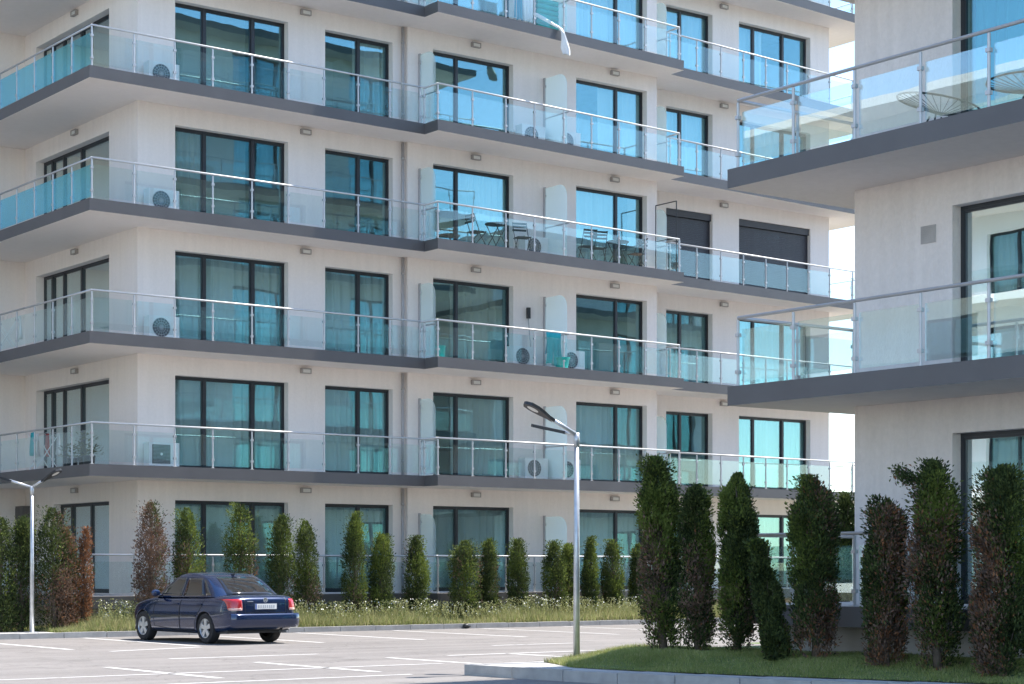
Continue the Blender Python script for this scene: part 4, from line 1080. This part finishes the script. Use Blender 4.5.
FAR = [ # X, width, height, dead, sunlit share, rust, label
 (16.05, .62, 2.62, .15, .05, 0, 'dark thuja cut by the picture edge, beside the white street lamp row'),
 (16.52, .55, 2.66, .05, .15, 0, 'narrow green thuja between the picture edge and the white street lamp'),
 (17.25, .78, 2.85, .30, .10, .1, 'broad dark thuja immediately beside the white street lamp'),
 (17.62, .50, 2.40, .75, .0, .35, 'browned thuja between the broad dark one and the rusty one'),
 (17.98, .34, 2.42, .98, 0, .95, 'completely dead rusty orange thuja'),
 (19.61, .68, 3.02, .85, .12, .10, 'dying grey brown thuja in front of the building corner'),
 (20.66, .68, 2.92, .06, .60, 0, 'green thuja behind the bonnet of the blue car'),
 (21.90, .70, 3.02, .12, .60, .2, 'bushy thuja rising behind the roof of the blue car'),
 (23.02, .66, 2.78, .06, .55, 0, 'thuja behind the boot of the blue car'),
 (23.84, .58, 2.66, .08, .45, 0, 'thuja under the wall between the wide and the narrow doors'),
 (25.10, .56, 2.86, .03, .50, 0, 'tall slim thuja in front of the narrow double doors'),
 (25.89, .56, 2.36, .05, .45, 0, 'shorter thuja at the edge of the narrow double doors'),
 (27.03, .58, 2.30, .05, .40, 0, 'thuja just before the drainpipe'),
 (28.46, .72, 2.22, .05, .45, 0, 'wide thuja touching its neighbour past the drainpipe'),
 (29.22, .52, 2.26, .04, .55, 0, 'slimmer partner of the touching pair past the drainpipe'),
 (30.20, .50, 2.26, .04, .45, 0, 'pointed lone thuja after the touching pair'),
 (31.40, .56, 2.22, .04, .50, 0, 'round topped thuja next before the street lamp pole'),
 (31.85, .40, 2.15, .04, .50, 0, 'thin thuja almost touching the street lamp pole'),
 (32.60, .44, 2.34, .04, .45, 0, 'narrow thuja next past the street lamp pole'),
 (33.45, .56, 2.26, .04, .50, 0, 'thuja between the narrow one and the last small one'),
 (34.35, .44, 2.16, .04, .40, 0, 'last small thuja before the tall near hedge')]
for k, (x, wd, hh, dd, fr, ru, lb) in enumerate(FAR):
    thuja((x, 40.0+.06*math.sin(k*2.3), .10), hh-.1, wd*1.12, lb, G1, n=7500 if x != 17.98 else 3000, dead=dd, leaf=.055, seed=11+k, sunlit_share=fr*.7, solid=.4, rust=ru, lean=(.03*math.sin(k*1.9), 0), top=.60+.12*math.sin(k*3.1), bare=.0, ragged=.5)
G2 = 'tall thujas on the lawn beside the near block'
def onray(px, X):
    u = (px-512)/1907.; D = X/(.6+.8*u); return (.8-.6*u)*D
NEARS = [ # picture column, X, top row, width, dead, lean, label, bare foot
 (664, 17.80, 457, .58, .12, (-.035, .02), 'tallest thuja at the far end of the lawn row', .45, 0),
 (699, 18.00, 487, .47, .10, (-.03, .01), 'shorter thuja squeezed beside the tallest one', .42, 0),
 (738, 18.10, 473, .48, .08, (0, 0), 'thuja right before the free corner of the near balcony', .32, 0),
 (780, 17.60, 541, .35, .05, (-.15, .11), 'small leaning thuja in front of the ground floor balcony', 0, 0),
 (815, 17.85, 478, .58, .22, (-.02, 0), 'thuja with a rust brown foot, second after the leaning one', .15, 0),
 (885, 17.85, 498, .50, .30, (0, 0), 'thuja with a long brown flank below the wall edge', .15, 0),
 (938, 17.95, 462, .56, .22, (-.02, .01), 'broad dark thuja with a loose side tuft at its top', .35, 1),
 (1003, 18.00, 468, .66, .24, (0, 0), 'thuja with reddish dead lower half at the picture edge', .18, 0)]
for k, (px, x, ty, wd, dd, ln, lb, bare, tuft) in enumerate(NEARS):
    y = onray(px, x); zb_ = island_h(x, y)-.02; zt_ = EYE+(566-ty)*(.6*x+.8*y)/1907
    thuja((x, y, zb_), zt_-zb_, wd, lb, G2, n=38000, dead=dd, leaf=.048, seed=60+k, sunlit_share=.30 if k < 3 else .18, rust=.25 if k > 3 else .05, lean=ln, bare=bare, top=.68 if k != 3 else .35, ragged=1.1, tuft=tuft)
thuja((18.75, 17.95-.0, .30), 2.35, .42, 'thin dark thuja standing behind the row below the near wall corner', G2, n=6000, dead=.05, leaf=.06, seed=92, sunlit_share=.1, top=.8, ragged=1) if False else None
thuja((22.3, 20.95, .33), 2.35, .52, 'dark thuja beyond the terrace rail, in line with the near wall corner', G2, n=9000, dead=.03, leaf=.06, seed=92, sunlit_share=.1, top=.7, ragged=1, solid=.4)

# ------------------------------------------------------------------ grass, weeds, flowers
def blades(name, P_, Hh, Wd, mats, mi, rng, bend=.5, label=None, cat=None):
    n = len(P_); a = rng.uniform(0, 2*PI, n); s = np.stack([np.cos(a), np.sin(a), np.zeros(n)], 1)*Wd[:, None]
    b = rng.normal(size=(n, 2))*bend; tip = P_+np.stack([b[:, 0]*Hh, b[:, 1]*Hh, Hh], 1)
    v = np.empty((n, 3, 3)); v[:, 0] = P_-s; v[:, 1] = P_+s; v[:, 2] = tip
    me = bpy.data.meshes.new(name); me.vertices.add(3*n); me.vertices.foreach_set('co', v.ravel())
    me.loops.add(3*n); me.loops.foreach_set('vertex_index', np.arange(3*n, dtype=np.int32)); me.polygons.add(n)
    me.polygons.foreach_set('loop_start', np.arange(0, 3*n, 3, dtype=np.int32)); me.polygons.foreach_set('loop_total', np.full(n, 3, dtype=np.int32))
    for m_ in mats: me.materials.append(m_)
    me.polygons.foreach_set('material_index', mi.astype(np.int32)); me.update(calc_edges=True)
    o = link(name, me); o['kind'] = 'stuff'
    return tag(o, label, cat)
rng = np.random.default_rng(3)
n = 110000
y = 12+rng.uniform(0, 1, n)*10; x = np.vectorize(lawn_x)(y)-.02+rng.uniform(0, 1, n)*2.3
ih = np.vectorize(island_h)(x, y)
edge = x > 18.95+1.2*(y > 19.7); P0 = np.stack([x, y, ih-.005], 1)[~edge]; n = len(P0)
patchy = .75+.35*np.sin(P0[:, 0]*4+1)*np.sin(P0[:, 1]*2.3)
mi = np.where(rng.uniform(size=n) < .10+.35*np.clip((P0[:, 1]-20.6), 0, 1), 1, 0)
blades('grass', P0, rng.uniform(.03, .085, n)*patchy*(1+.5*(P0[:, 1] > 21)), rng.uniform(.003, .006, n), [M['grass'], M['drygrass']], mi, rng, .45, 'short green lawn grass under the tall near thujas', 'grass')
n = 80000
x = 16.9+rng.uniform(0, 1, n)*22; y = 38.97+rng.uniform(0, 1, n)**1.2*1.9; P0 = np.stack([x, y, np.full(n, .1)], 1)
hh = rng.uniform(.12, .40, n)*(.55+.45*np.clip((y-38.95)*2.5, 0, 1))*(1+.5*np.sin(x*1.3)*np.sin(x*.47+1))*np.clip((x-16.5)*.6, .35, 1)
blades('weeds', P0, hh, rng.uniform(.006, .012, n), [M['weed'], M['drygrass'], M['grass']], rng.choice(3, n, p=[.52, .30, .18]), rng, .35, 'tangled green weeds growing along the far kerb', 'weeds')
n = 9000
x = 13.5+rng.uniform(0, 1, n)*5.0; y = 39.0+rng.uniform(0, 1, n)*2.2; P0 = np.stack([x, y, np.full(n, .1)], 1)
ok = (x > 16.95) | (y > 40.32); P0 = P0[ok]; n = len(P0)
blades('grass', P0, rng.uniform(.05, .14, n), rng.uniform(.005, .01, n), [M['grass'], M['drygrass']], (rng.uniform(size=n) < .35)*1, rng, .5, 'patchy grass round the foot of the white street lamp', 'grass')
# leafy flowering stems
def flowers():
    rng = np.random.default_rng(8); Cs = []; Ds = []; Sz = []; Wd = []; Mi = []
    ns = 4200
    xs = 18.2+rng.uniform(0, 1, ns)*18.5; ysr = 39.25+rng.uniform(0, 1, ns)*1.3
    for k in range(ns):
        dens = .45+.55*math.sin(xs[k]*1.1+2)*math.sin(xs[k]*.37)
        h = rng.uniform(.28, .72)*(.75+.25*dens)*(1.15 if 18.3 < xs[k] < 20 else 1)
        lx, ly = rng.normal()*.12, rng.normal()*.12
        m = 9
        for i in range(m):
            t = i/m; Cs.append((xs[k]+lx*t*h, ysr[k]+ly*t*h, .1+h*t)); a = rng.uniform(0, 2*PI)
            Ds.append((math.cos(a), math.sin(a), 1.3)); Sz.append(rng.uniform(.05, .1)); Wd.append(.011); Mi.append(0)
        for i in range(3):
            Cs.append((xs[k]+lx*h+rng.normal()*.035, ysr[k]+ly*h+rng.normal()*.035, .1+h+rng.uniform(-.03, .04)))
            Ds.append(tuple(rng.normal(size=3))); Sz.append(rng.uniform(.03, .05)); Wd.append(.015); Mi.append(1 if rng.uniform() < .18 else 0)
    me = leaf_mesh('wildflowers', np.array(Cs), np.array(Ds), np.array(Sz), np.array(Wd), np.array(Mi), [M['weed'], M['petal']], rng=rng)
    o = link('wildflowers', me); o['kind'] = 'stuff'; tag(o, 'tall weeds with small white flowers before the thuja row', 'wildflowers')
flowers()

# small black scrap lying on the far kerb
m = MB(); r_ = random.Random(4); n = 10
for i in range(6):
    for j in range(n):
        def P(i, j):
            t = PI*i/6; a = 2*PI*(j % n)/n; q = .10*(1+.2*math.sin(3*a+i)); return (q*math.sin(t)*math.cos(a), q*math.sin(t)*math.sin(a), .065+.065*math.cos(t))
        m.quad(P(i, j), P(i+1, j), P(i+1, j+1), P(i, j+1))
o = m.build('plastic_scrap', M['dark'], smooth=True); o.location = (27.6, 38.70, .0); weld(o); tag(o, 'small black crumpled scrap lying against the far kerb', 'litter')
